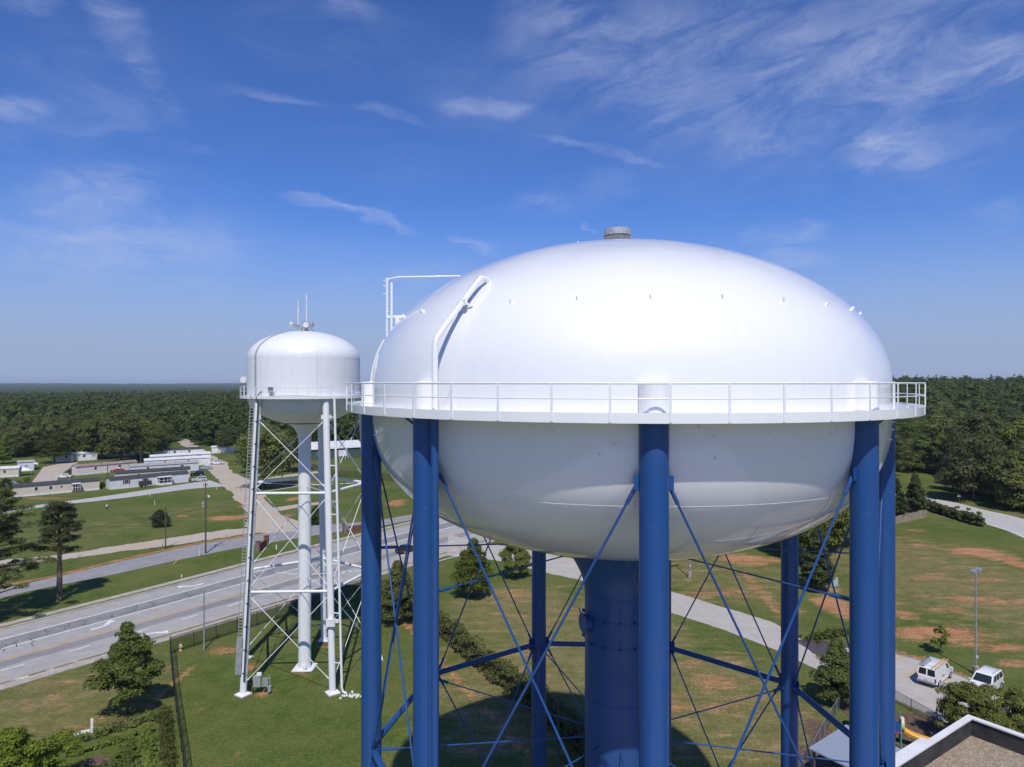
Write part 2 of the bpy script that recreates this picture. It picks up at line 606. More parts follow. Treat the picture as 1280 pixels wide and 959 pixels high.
CLAY = [(1170, 792, 80, 13, 1), (1125, 768, 30, 7, .9), (1180, 762, 40, 5, .6), (1222, 690, 48, 8, .95), (1250, 697, 30, 6, .9), (1275, 705, 22, 10, .9),
        (1225, 750, 50, 7, .8), (1170, 722, 40, 4, .6), (1275, 752, 30, 5, .6), (1160, 683, 26, 4, .6), (1145, 663, 20, 3, .6), (1190, 720, 60, 5, .5), (1240, 808, 60, 8, .75), (1270, 830, 30, 8, .7),
        (1235, 725, 30, 4, .7), (1205, 735, 20, 4, .5), (1100, 755, 30, 6, .8), (1085, 700, 40, 8, .3),
        (1046, 758, 30, 22, .95), (1030, 735, 26, 10, .7), (935, 700, 44, 9, 1), (948, 735, 18, 12, .6), (965, 752, 14, 12, .65), (905, 742, 60, 7, .65), (985, 775, 20, 8, .5),
        (880, 745, 40, 6, .5), (970, 700, 30, 6, .8), (1000, 765, 16, 6, .5),
        (890, 852, 44, 16, .62), (848, 878, 24, 22, .62), (925, 832, 28, 7, .6), (905, 885, 36, 14, .5), (868, 830, 22, 8, .45), (925, 865, 22, 14, .42), (955, 905, 22, 10, .35), (860, 905, 30, 14, .4),
        (648, 743, 32, 7, .62), (612, 752, 24, 6, .4), (700, 760, 30, 7, .35), (690, 740, 24, 5, .42),
        (282, 812, 26, 7, .7), (300, 806, 20, 5, .5), (246, 846, 14, 4, .5), (303, 942, 8, 12, .75), (246, 889, 10, 4, .45), (312, 834, 16, 5, .9), (330, 866, 14, 8, .85), (380, 842, 12, 4, .6), (403, 808, 14, 4, .6),
        (213, 858, 5, 40, .85), (188, 886, 20, 7, .6), (128, 898, 22, 7, .75), (66, 872, 18, 7, .5), (100, 912, 40, 7, .6), (60, 930, 18, 6, .6), (170, 880, 20, 5, .5),
        (285, 648, 34, 4, .95), (310, 645, 14, 5, .9), (230, 645, 12, 1.6, .8), (305, 632, 10, 3, .9), (140, 668, 8, 2, .6), (105, 670, 8, 2, .7), (232, 611, 8, 2, 0), (60, 623, 44, 1.5, .75),
        (366, 624, 10, 4, .95), (362, 644, 10, 3, .8), (360, 605, 44, 5, .75), (330, 606, 40, 4, .7), (496, 629, 16, 6, .9), (475, 610, 10, 3, .7), (415, 655, 10, 2, .6), (408, 668, 12, 1.6, .7), (290, 604, 14, 3, .5),
        (1270, 640, 40, 3, .4), (1200, 660, 20, 2, .4), (1160, 602, 16, 3, .5), (1290, 668, 25, 6, .7)]
DRY = [(640, 860, 130, 110, .60), (760, 800, 160, 90, .62), (900, 880, 140, 120, .58), (650, 760, 100, 40, .7), (900, 720, 120, 40, .5), (1180, 720, 160, 100, .62),
       (70, 880, 150, 70, .55), (150, 850, 80, 50, .4), (20, 850, 80, 25, .5), (600, 800, 60, 60, .5), (1200, 640, 120, 14, .5), (120, 660, 120, 20, .25), (240, 640, 60, 16, .3), (60, 690, 80, 8, .2)]
MULCH = [(153, 901, 17, 7, 1), (120, 952, 22, 9, 1), (1140, 930, 42, 45, 1), (1150, 908, 40, 22, 1), (1040, 930, 30, 46, .8), (1115, 905, 30, 30, 1), (1025, 960, 30, 40, .9), (1075, 890, 30, 20, .8), (1185, 930, 20, 20, 1), (540, 800, 6, 30, 0),
         (212, 935, 3, 60, .8), (1020, 828, 10, 10, .2)]
clay = blobs(CLAY)
dry = blobs(DRY)
mulch = blobs(MULCH)
# a strip of bare clay beside the fence hedge, and along the roads' edges


def along(pts, w, k):
    out = np.zeros_like(GX)
    for (x0, y0), (x1, y1) in zip(pts, pts[1:]):
        ex, ey = x1 - x0, y1 - y0
        t = np.clip(((GX - x0) * ex + (GY - y0) * ey) / (ex * ex + ey * ey), 0, 1)
        d = np.hypot(GX - x0 - t * ex, GY - y0 - t * ey)
        out = np.maximum(out, k * (1 - sstep(w * 0.4, w * 1.3, d)))
    return out


clay = np.maximum(clay, along(GP([(482, 753), (567, 846), (604, 884), (700, 985)]), 0.55, .95))
clay = np.maximum(clay, along(GP([(0, 733), (75, 719), (125, 706), (200, 689), (240, 680.5), (308, 669.5), (330, 667)]), 0.9, .9))
clay = np.maximum(clay, along(GP([(1112, 812), (1160, 826), (1207, 847), (1260, 872)]), 0.8, .8))
clay = np.maximum(clay, along(GP([(930, 716), (948, 735), (962, 752), (970, 765)]), 0.8, .7))

me = bpy.data.meshes.new('ground')
ground = np_mesh('ground', gv, gq, [])
tag(ground, kind='structure')
for nm, arr in (('clay', clay), ('dry', dry), ('mulch', mulch)):
    at = ground.data.attributes.new(nm, 'FLOAT', 'POINT')
    at.data.foreach_set('value', arr.ravel().astype(np.float32))

gm, nt, b = principled('grass_and_clay', (0.06, 0.1, 0.03), 0.95, 0.1)


def attr(nt, nm):
    a = nt.nodes.new('ShaderNodeAttribute')
    a.attribute_name = nm
    return a.outputs['Fac']


pos = objcoord(nt, world=True)
nf = noise(nt, pos, 3.2, 5, 0.7)
nm_ = noise(nt, pos, 0.55, 6, 0.65, 0.4)
nl = noise(nt, pos, 0.07, 5, 0.6, 0.3)
stretch_pos = objcoord(nt, (0.5, 1.6, 1), world=True)
ns = noise(nt, stretch_pos, 0.32, 7, 0.68, 0.6)
lush = mixcol(nt, maprange(nt, nm_, 0.3, 0.7), (0.066, 0.096, 0.020), (0.108, 0.140, 0.030))
lush = mixcol(nt, maprange(nt, nl, 0.35, 0.7), lush, (0.130, 0.140, 0.042))
dryc = mixcol(nt, maprange(nt, nm_, 0.32, 0.68), (0.142, 0.138, 0.046), (0.215, 0.182, 0.080))
dryc = mixcol(nt, maprange(nt, ns, 0.52, 0.72), dryc, (0.265, 0.205, 0.105))
dm = maprange(nt, math_n(nt, 'ADD', attr(nt, 'dry'), math_n(nt, 'MULTIPLY', math_n(nt, 'SUBTRACT', ns, 0.5), 1.5)), 0.14, 0.66)
col = mixcol(nt, dm, lush, dryc)
clayc = mixcol(nt, maprange(nt, nm_, 0.3, 0.7), (0.37, 0.150, 0.068), (0.47, 0.245, 0.128))
clayc = mixcol(nt, maprange(nt, nl, 0.4, 0.65), clayc, (0.45, 0.235, 0.130))
nt_tuft = noise(nt, stretch_pos, 1.5, 6, 0.75, 0.3)
cm = math_n(nt, 'ADD', math_n(nt, 'MULTIPLY', attr(nt, 'clay'), .86), math_n(nt, 'MULTIPLY', math_n(nt, 'SUBTRACT', ns, 0.5), 1.9))
cm = math_n(nt, 'ADD', cm, math_n(nt, 'MULTIPLY', math_n(nt, 'SUBTRACT', nt_tuft, 0.5), 1.9))
cm = math_n(nt, 'ADD', cm, math_n(nt, 'MULTIPLY', math_n(nt, 'SUBTRACT', nf, 0.5), 0.7))
cm = math_n(nt, 'MULTIPLY', maprange(nt, cm, 0.22, 0.92), maprange(nt, attr(nt, 'clay'), 0.02, 0.30))
sparse = math_n(nt, 'MULTIPLY', maprange(nt, math_n(nt, 'ADD', ns, math_n(nt, 'MULTIPLY', nt_tuft, .5)), 0.80, 0.98), math_n(nt, 'MULTIPLY', attr(nt, 'dry'), 1.3))
cm = math_n(nt, 'MAXIMUM', cm, math_n(nt, 'MINIMUM', sparse, 0.75))
col = mixcol(nt, cm, col, clayc)
mulc = mixcol(nt, maprange(nt, nf, 0.3, 0.7), (0.105, 0.068, 0.050), (0.175, 0.118, 0.088))
mm = maprange(nt, math_n(nt, 'ADD', attr(nt, 'mulch'), math_n(nt, 'MULTIPLY', math_n(nt, 'SUBTRACT', nm_, 0.5), 0.8)), 0.40, 0.60)
col = mixcol(nt, mm, col, mulc)
fine = mixcol(nt, 1.0, col, mixcol(nt, maprange(nt, nf, 0.25, 0.75), (0.66, 0.66, 0.66), (1.28, 1.28, 1.25)), 'MULTIPLY')
nf2 = noise(nt, pos, 10.0, 3, 0.7)
fine = mixcol(nt, 1.0, fine, mixcol(nt, maprange(nt, nf2, 0.3, 0.7), (0.78, 0.78, 0.78), (1.2, 1.2, 1.18)), 'MULTIPLY')
# beyond the cleared land the soil is forest floor
sepp = nt.nodes.new('ShaderNodeSeparateXYZ')
nt.links.new(pos, sepp.inputs[0])
ff = maprange(nt, sepp.outputs[1], 345, 420)
fine = mixcol(nt, ff, fine, (0.030, 0.045, 0.016))
nt.links.new(fine, b.inputs['Base Color'])
bump(nt, b, nf, 0.6, 0.12)
ground.data.materials.append(gm)


# ------------------------------------------------------------------ roads, pavements, tracks
def asphalt(name, c0, c1, spots, rough=0.85, scale=0.5, warm=None):
    m, nt, b = principled(name, c0, rough, 0.25)
    v = objcoord(nt, world=True)
    n1 = noise(nt, v, scale, 6, 0.62, 0.3)
    n2 = noise(nt, v, 9.0, 3, 0.7)
    n3 = noise(nt, v, 0.09, 3, 0.5)
    c = mixcol(nt, maprange(nt, n1, 0.3, 0.72), c0, c1)
    c = mixcol(nt, math_n(nt, 'MULTIPLY', maprange(nt, n3, 0.45, 0.7), 0.6), c, warm or c1)
    c = mixcol(nt, math_n(nt, 'MULTIPLY', maprange(nt, n2, 0.5, 0.75), 0.35), c, spots)
    nt.links.new(c, b.inputs['Base Color'])
    bump(nt, b, n2, 0.3, 0.01)
    return m


M['asphalt_main'] = asphalt('worn_asphalt', (0.330, 0.315, 0.298), (0.400, 0.380, 0.355), (0.20, 0.20, 0.195))
M['asphalt_dark'] = asphalt('darker_asphalt_band', (0.205, 0.200, 0.198), (0.275, 0.265, 0.258), (0.14, 0.14, 0.14))
M['asphalt_lane'] = asphalt('lane_asphalt', (0.255, 0.245, 0.250), (0.310, 0.295, 0.290), (0.18, 0.18, 0.18))
M['street_pale'] = asphalt('pale_street', (0.40, 0.375, 0.335), (0.47, 0.43, 0.375), (0.31, 0.29, 0.26), warm=(0.45, 0.38, 0.30))
M['road_grey'] = asphalt('pale_grey_road', (0.42, 0.405, 0.39), (0.49, 0.47, 0.44), (0.33, 0.32, 0.31))
M['gravel'] = asphalt('gravel_track', (0.41, 0.355, 0.285), (0.50, 0.44, 0.365), (0.32, 0.26, 0.20), scale=0.9, warm=(0.47, 0.34, 0.235))
M['seal'] = principled('crack_sealant', (0.075, 0.075, 0.075), 0.6)[0]
M['pavement'] = mottled('pavement_concrete', (0.45, 0.40, 0.34), (0.35, 0.31, 0.26), 0.9, 0.9, 0.2, world=True)


def resample(pts, n):
    p = np.array(pts, float)
    d = np.r_[0, np.cumsum(np.hypot(*np.diff(p, axis=0).T))]
    t = np.linspace(0, d[-1], n)
    # smooth: Catmull-like through cubic of the arc length
    return [(float(np.interp(s, d, p[:, 0])), float(np.interp(s, d, p[:, 1]))) for s in t]


def sheet(name, a, b, z, mat, n=40, kind='structure', rag=0.0):
    if rag:
        n *= 3
    A, B = resample(a, n), resample(b, n)
    if rag:
        rq = np.random.default_rng(n)
        for P in (A, B):
            w1, w2 = rq.normal(size=(n, 2)), rq.normal(size=(n // 4 + 2, 2))
            for i in range(n):
                f = i / 4
                j0 = int(f)
                lw = w2[j0] * (1 - f + j0) + w2[j0 + 1] * (f - j0)
                P[i] = (P[i][0] + rag * (.35 * w1[i, 0] + lw[0]), P[i][1] + rag * (.35 * w1[i, 1] + lw[1]))
    mb = MB()
    vs = [(x, y, z) for x, y in A] + [(x, y, z) for x, y in B]
    mb.add(vs, [(i, n + i, n + i + 1, i + 1) for i in range(n - 1)])
    o = mb.build(name, mat)
    # face up
    if o.data.polygons[0].normal.z < 0:
        o.data.flip_normals()
    return tag(o, kind=kind)


def offset(pts, w):
    p = np.array(pts, float)
    t = np.gradient(p, axis=0)
    t /= np.linalg.norm(t, axis=1)[:, None]
    nrm = np.stack([-t[:, 1], t[:, 0]], 1)
    return p + nrm * w


def line_mb(mb, pts, w, z, dash=None, start=0.0):
    pts = resample(pts, max(12, len(pts) * 8))
    if dash is None:
        a, b = offset(pts, w / 2), offset(pts, -w / 2)
        n = len(pts)
        vs = [(x, y, z) for x, y in b] + [(x, y, z) for x, y in a]
        mb.add(vs, [(i, i + 1, n + i + 1, n + i) for i in range(n - 1)])
    else:
        p = np.array(pts)
        d = np.r_[0, np.cumsum(np.hypot(*np.diff(p, axis=0).T))]
        s = start
        while s + dash[0] < d[-1]:
            seg = [(np.interp(s + q, d, p[:, 0]), np.interp(s + q, d, p[:, 1])) for q in (0, dash[0])]
            a, b = offset(seg, w / 2), offset(seg, -w / 2)
            mb.add([(b[0][0], b[0][1], z), (b[1][0], b[1][1], z), (a[1][0], a[1][1], z), (a[0][0], a[0][1], z)], [(0, 1, 2, 3)])
            s += dash[1]


def slab(name, pts, w, h, mat, z0=-0.05):
    """a raised strip (kerb, pavement) along a ground polyline"""
    pts = resample(pts, 40)
    a, b = offset(pts, w / 2), offset(pts, -w / 2)
    n = len(pts)
    vs = [(x, y, h) for x, y in b] + [(x, y, h) for x, y in a] + [(x, y, z0) for x, y in b] + [(x, y, z0) for x, y in a]
    fs = []
    for i in range(n - 1):
        fs += [(i, i + 1, n + i + 1, n + i), (2 * n + i + 1, 2 * n + i, 3 * n + i, 3 * n + i + 1)[::-1], (i + 1, i, 2 * n + i, 2 * n + i + 1), (n + i, n + i + 1, 3 * n + i + 1, 3 * n + i)]
    fs += [(0, n, 3 * n, 2 * n), (n - 1, 3 * n - 1, 4 * n - 1, 2 * n - 1)]
    mb = MB()
    mb.add(vs, fs)
    return tag(mb.build(name, mat), kind='structure')


def smooth_poly(pts, n=60, k=2):
    p = np.array(resample(pts, n))
    for _ in range(k * 6):
        p[1:-1] = (p[:-2] + 2 * p[1:-1] + p[2:]) / 4
    return [tuple(q) for q in p]


# the main road is straight on the left and bends a little to the right as it nears the junction
far_edge = smooth_poly([(-98, 46)] + GP([(0, 788), (200, 738), (404, 683)]) + [(-25, 156), (8, 205), (60, 270)])
near_edge = smooth_poly([(-86, 36)] + [(-56.6, 75.0), (-42.8, 92.9), (-29.4, 111.9), (-11.2, 135.4), (20, 180), (74, 255)])
sheet('main_road', far_edge, near_edge, 0.020, M['asphalt_main'], 70)


def between(t):
    a, b = np.array(resample(far_edge, 70)), np.array(resample(near_edge, 70))
    return [tuple(q) for q in (a + (b - a) * t)]


def road_t(px, py):
    """how far across the road (0 far edge, 1 near edge) a photo pixel lies"""
    p = np.array(G(px, py))
    a, b = np.array(resample(far_edge, 200)), np.array(resample(near_edge, 200))
    best = (9e9, 0)
    for i in range(200):
        d = b[i] - a[i]
        t = np.dot(p - a[i], d) / np.dot(d, d)
        e = np.linalg.norm(a[i] + d * t - p)
        best = min(best, (e, t))
    return best[1]


TY = road_t(120, 792.5)
TL1, TL2 = road_t(60, 784.5), road_t(60, 795.5)
TD = road_t(66, 820.6)
TE = road_t(120, 819)
sheet('asphalt_band', between(TL1 + .02), between(TL2 - .02), 0.024, M['asphalt_dark'], 70)
sheet('asphalt_band', between(TY + .035), between(TY + .035 + (TD - TY) * .55), 0.024, M['asphalt_dark'], 70)
mk = MB()
line_mb(mk, between(TL1), 0.24, 0.030)
line_mb(mk, between(TL2), 0.24, 0.030)
line_mb(mk, between(TE), 0.24, 0.030)
dl = between(TD)
line_mb(mk, dl[:34], 0.24, 0.030, dash=(2.4, 7.0), start=1.0)
line_mb(mk, dl[35:52], 0.24, 0.030)


def arrow(mb, px, py, turn, L=3.6, z=0.031, back=False):
    """painted lane arrow: curved stem and a head"""
    c = np.array(G(px, py))
    d = np.array((0.585, 0.811)) * (-1 if back else 1)
    n = np.array((-d[1], d[0])) * turn
    P = lambda a, b_: tuple(c + d * a + n * b_) + (z,)
    w = 0.22
    stem = [(-L / 2, 0), (-L * .1, 0.05), (L * .12, .35), (L * .25, .9)]
    for (a0, b0), (a1, b1) in zip(stem, stem[1:]):
        e = np.array((a1 - a0, b1 - b0))
        e = e / np.linalg.norm(e)
        q = np.array((-e[1], e[0])) * w
        fc = [P(a0 - q[0], b0 - q[1]), P(a1 - q[0], b1 - q[1]), P(a1 + q[0], b1 + q[1]), P(a0 + q[0], b0 + q[1])]
        mb.add(fc, [(0, 1, 2, 3)])
        z += 0.0012
    z += 0.001
    mb.add([P(L * .05, .75), P(L * .52, .85), P(L * .40, 1.9)], [(0, 1, 2)])


arrow(mk, 131, 783, 1)
arrow(mk, 188, 791.5, -1)
arrow(mk, 241, 733, -1, back=True)
arrow(mk, 384, 705, 1)
for px, py in ((20, 849), (52, 839), (84, 829.5)):
    c = G(px, py)
    mk.add([(c[0] - 1.1, c[1] - .75, .0312), (c[0] - .8, c[1] - 1.0, .0312), (c[0] + 1.0, c[1] + .55, .0312), (c[0] + .8, c[1] + .85, .0312)], [(0, 1, 2, 3)])
# stop bars and turn-lane lines near the junction
for px0, py0, px1, py1 in ((520, 700, 575, 686), (536, 705, 590, 690)):
    line_mb(mk, GP([(px0, py0), (px1, py1)]), 0.25, 0.0315)
tag(mk.build('road_markings', M['line_white']), kind='structure')
yl = MB()
by = between(TY)
line_mb(yl, offset(by, 0.16), 0.14, 0.030)
line_mb(yl, offset(by, -0.16), 0.14, 0.030)
line_mb(yl, GP([(552, 683.5), (574, 681)]), 0.3, 0.032)
tag(yl.build('centre_lines', M['line_yellow']), kind='structure')
se = MB()
rs = random.Random(5)
for px, py in ((5, 806), (22, 800), (60, 786), (85, 780), (42, 799), (108, 776), (140, 767), (170, 757), (190, 752), (235, 742)):
    x, y = G(px, py)
    pts = [(x + rs.uniform(-.4, .4) + k * .45 * .6, y + rs.uniform(-.25, .25) - k * .45) for k in range(6)]
    line_mb(se, pts, 0.10, 0.0335)
for k in range(14):
    t = rs.choice((TL1 + .05, TL2 - .05, TL1 + .10))
    ln = between(t)
    i = rs.randrange(8, 44)
    line_mb(se, [(x + rs.uniform(-.3, .3), y) for x, y in ln[i:i + 2]], 0.07, 0.034)
tag(se.build('crack_seal', M['seal']), kind='structure')
# kerbs and pavements
slab('kerb', offset(far_edge, 0.30), 0.5, 0.13, M['pavement'])
kerb_near_a = [p for p in offset(near_edge, -0.30)][:36]
slab('kerb', kerb_near_a, 0.5, 0.13, M['pavement'])
slab('pavement', [tuple(q) for q in offset(far_edge, 2.0)][:44], 1.25, 0.10, M['pavement'])
slab('pavement', [tuple(q) for q in offset(near_edge, -1.75)][:34], 1.5, 0.10, M['pavement'])

# frontage lane, gravel track, dirt junction, lane in front of the mobile homes
lane_top = GP([(-60, 750), (11, 734), (75, 720.5), (125, 708), (200, 691), (238, 682), (308, 671), (372, 661), (392, 656.5), (430, 655), (477, 650), (514, 643.5), (560, 636)])
lane_bot = GP([(-60, 764), (0, 748), (39, 738), (78, 730.7), (133, 720.5), (200, 705), (253, 694), (308, 683), (391, 670), (428, 664), (477, 658), (514, 650), (560, 642)])
sheet('frontage_lane', smooth_poly(lane_top, 70, 1), smooth_poly(lane_bot, 70, 1), 0.021, M['asphalt_lane'], 70)
tr_top = GP([(-80, 709), (0, 701), (72, 694.7), (141, 683), (200, 675), (243, 667.6), (310, 659.5), (345, 656)])
tr_bot = GP([(-80, 715), (0, 707), (78, 700), (141, 691), (200, 684), (260, 675), (310, 667), (345, 664)])
sheet('gravel_track', smooth_poly(tr_top, 60, 1), smooth_poly(tr_bot, 60, 1), 0.024, M['gravel'], 60, rag=.28)
dj_l = GP([(222, 552), (250, 576), (262, 590), (281, 609), (289, 618), (302, 634), (309, 641.6), (313, 660), (330, 667)])
dj_r = GP([(233, 549), (283, 579), (292, 592), (309, 598), (331, 624.4), (352, 640), (372, 652), (380, 658), (378, 663)])
sheet('dirt_road', smooth_poly(dj_l, 60, 0), smooth_poly(dj_r, 60, 0), 0.028, M['gravel'], 60, rag=.55)
hl_top = GP([(-20, 642), (22.5, 634.5), (47.5, 631.5), (130, 620.6), (160, 616), (236, 604.4), (262, 600.5)])
hl_bot = GP([(-20, 647), (29, 637.5), (77.5, 631), (130, 625.6), (160, 622), (239, 611), (284, 608)])
sheet('homes_lane', smooth_poly(hl_top, 50, 1), smooth_poly(hl_bot, 50, 1), 0.0325, M['road_grey'], 50)
sheet('gravel_drive', GP([(40, 603), (54, 584), (74, 580)]), GP([(70, 602), (80, 590), (98, 578)]), 0.02, M['gravel'], 12)
sheet('gravel_drive', GP([(332, 597), (372, 592), (400, 588.5)]), GP([(334, 599), (372, 595), (400, 591)]), 0.022, M['gravel'], 12)
sheet('gravel_drive', GP([(335, 636), (375, 630), (420, 626)]), GP([(344, 640), (380, 633), (420, 628)]), 0.0255, M['gravel'], 12)

# unseen pale paving added behind and below the viewpoint to bounce light upward
sheet('bounce_paving', [(-24, -70), (-20, 22)], [(70, -70), (30, 22)], 0.02, M['street_pale'], 12)

# pale side street from the junction, curving past the field to the car park
st_top = GP([(560, 668), (600, 678), (640, 684), (681, 692), (716, 698.5), (838, 739), (900, 758), (966, 778), (1000, 799), (1040, 808), (1116, 816), (1153, 827), (1206, 848), (1262, 876), (1330, 910)])
st_bot = GP([(560, 695), (600, 698), (628, 702), (681, 716), (724, 725), (838, 766), (900, 786), (966, 811), (1003, 829), (1050, 850), (1116, 874), (1150, 889), (1180, 903), (1215, 925), (1270, 960)])
sheet('side_street', smooth_poly(st_top, 90, 0), smooth_poly(st_bot, 90, 0), 0.026, M['street_pale'], 90, rag=.07)
slab('kerb', GP([(1112, 816), (1153, 826.5), (1206, 847.5), (1262, 875.5)]), 0.18, 0.13, M['concrete'])
slab('kerb', GP([(1100, 866), (1116, 874.5), (1150, 889.5), (1180, 904)]), 0.3, 0.13, M['concrete'])
pk = MB()
for a, b_ in (((1116, 829), (1128, 821)), ((1129, 848), (1149, 836)), ((1196, 872), (1212, 862)), ((1222, 889), (1236, 879))):
    line_mb(pk, GP([a, b_]), 0.12, 0.034)
tag(pk.build('parking_lines', M['line_yellow']), kind='structure')
M['puddle'] = principled('wet_mud', (0.085, 0.062, 0.052), 0.25, 0.5)[0]
pd = MB()
cx0, cy0 = G(1023, 809)
pd.add([(cx0 + 2.1 * math.cos(t) * (1 + .22 * math.sin(3 * t + 1)), cy0 + 3.1 * math.sin(t) * (1 + .2 * math.cos(2 * t)), 0.034) for t in np.linspace(0, 2 * math.pi, 28, endpoint=False)], [tuple(range(28))])
tag(pd.build('wet_ground', M['puddle']), kind='structure')

# two-lane road in front of the wood
rr_top = GP([(1085, 607), (1110, 612), (1161, 622.5), (1197, 629), (1232, 638), (1258, 643.5), (1280, 649), (1380, 676)])
rr_bot = GP([(1085, 614), (1110, 619), (1161, 631), (1222, 652), (1260, 664), (1280, 673), (1380, 712)])
sheet('two_lane_road', smooth_poly(rr_top, 50, 0), smooth_poly(rr_bot, 50, 0), 0.02, M['road_grey'], 50)
ry = MB()
A_, B_ = np.array(resample(rr_top, 50)), np.array(resample(rr_bot, 50))
line_mb(ry, [tuple(q) for q in (A_ * .55 + B_ * .45)], 0.3, 0.026, dash=(3, 9))
tag(ry.build('centre_lines', M['line_yellow']), kind='structure')
rw = MB()
line_mb(rw, [tuple(q) for q in (A_ * .93 + B_ * .07)], 0.2, 0.026)
line_mb(rw, [tuple(q) for q in (A_ * .07 + B_ * .93)], 0.2, 0.026)
tag(rw.build('edge_lines', M['line_white']), kind='structure')

# ------------------------------------------------------------------ the big blue-legged tower
BETA = R(8.796)
DT = 36.0
A_T = 12.535
ZT = CAMZ - 0.869


def top_z(r):
    return ZT + 0.597 + 7.405 * max(0.0, 1 - (r / A_T) ** 1.789) ** (1 / 2.154)


def low_z(r):
    return ZT - 0.492 - 7.034 * max(0.0, 1 - (r / A_T) ** 2.089) ** (1 / 2.419)


RZ = 14.8          # level of the strut ring
NC = 9             # columns
RC = 12.62         # their circle
CT = [5.5 + 40 * k for k in range(-4, 5)]
CT[3], CT[5] = -35.8, 46.3


def pol(th, r, z):
    """tower coordinates: angle 0 faces the camera, positive to its right"""
    return Vector((r * math.sin(R(th)), -r * math.cos(R(th)), z))


tw = empty('water_tower', 'huge glossy white oblate water tank standing on nine fat blue columns', 'water tower',
           (DT * math.sin(BETA), DT * math.cos(BETA), 0), -BETA)
prof = [(0.0, low_z(0) + .05)]
prof = []
for t in np.linspace(0.10, 1, 64):
    r = A_T * math.sin(t * math.pi / 2)
    prof.append((r, low_z(r)))
prof.append((A_T, ZT - 0.2))
up = []
for t in np.linspace(1, 0, 64):
    r = A_T * math.sin(t * math.pi / 2)
    up.append((r, top_z(r)))
prof += up
tank = MB().lathe(prof, 160).build('tank', M['tank_white'], tw, 40)


def prof_at(z, lower=True):
    lo, hi = 0.5, A_T
    for _ in range(50):
        mid = (lo + hi) / 2
        zz_ = low_z(mid) if lower else top_z(mid)
        if (zz_ < z) == lower:
            lo = mid
        else:
            hi = mid
    return (lo + hi) / 2


def ring(r, z, rad, seg=140, name='weld_seam', mat=None, parent=None):
    mb = MB()
    mb.tube([pol(360 * k / seg, r, z) for k in range(seg)], rad, 6, closed=True)
    return mb.build(name, mat or M['tank_white'], parent, 60)


SEAM = CAMZ - 4.33
ring(prof_at(SEAM) - .010, SEAM, 0.016, parent=tank)
# small lifting lugs round the roof and clips under the belly
lug0 = None
for k in range(27):
    th = 5.9 + 360 / 27 * k
    r = 11.22
    z = top_z(r)
    slope = math.atan2(top_z(r - .05) - top_z(r + .05), 0.1)
    if lug0 is None:
        mb = MB()
        mb.box((0, 0, 0.06), (0.04, 0.13, 0.15), top=.7)
        mb.box((0, 0, 0.0), (0.10, 0.16, 0.03))
        lug0 = mb.build('lug', M['tank_white'], tank)
        o = lug0
    else:
        o = copy_obj(lug0, tank)
    o.location = pol(th, r, z)
    o.rotation_euler = (slope * 0.9, 0, R(th))
clip0 = None
rr = random.Random(3)
for row, (zc, nn) in enumerate(((CAMZ - 1.55, 27), (CAMZ - 1.95, 27), (CAMZ - 2.5, 22))):
    for k in range(nn):
        if rr.random() < .25:
            continue
        th = 360 / nn * k + rr.uniform(-3, 3)
        z = zc + rr.uniform(-.18, .18)
        r = prof_at(z)
        if clip0 is None:
            mb = MB()
            mb.box((0, -0.03, 0), (0.07, 0.10, 0.05))
            clip0 = mb.build('clip', M['tank_white'], tank)
            o = clip0
        else:
            o = copy_obj(clip0, tank)
        o.location = pol(th, r, z)
        o.rotation_euler = (0, 0, R(th))
# walkway with its skirt
RB = 13.75
DK = CAMZ - 1.03
mb = MB()
mb.lathe([(12.2, DK - .02), (RB - .03, DK - .02), (RB - .03, DK), (12.2, DK)], 144)
mb.lathe([(RB - .03, DK - .27), (RB, DK - .27), (RB, DK + .06), (RB - .03, DK + .06), (RB - .03, DK - .27)], 144)
mb.lathe([(RB - .25, DK - .285), (RB - .001, DK - .285), (RB - .001, DK - .265), (RB - .25, DK - .265), (RB - .25, DK - .285)], 144)
walk = mb.build('walkway', M['tank_white'], tw, 30)
mb = MB()
NP = 45
for zr, rd in ((CAMZ - .02, 0.04), (CAMZ - .52, 0.024)):
    mb.tube([pol(7 + 8 * k, RB - .015, zr) for k in range(NP)], rd, 6, closed=True)
rail = mb.build('railing', M['tank_white'], walk, 40)
for k in range(NP):
    mb = MB()
    mb.bar((0, -RB + .005 - .012, DK - .25), (0, -RB - .007, CAMZ - .02), 0.085, 0.022)
    if k == 0:
        post0 = mb.build('railing_post', M['tank_white'], walk)
        o = post0
    else:
        o = copy_obj(post0, walk)
    o.rotation_euler = (0, 0, R(7 + 8 * k))
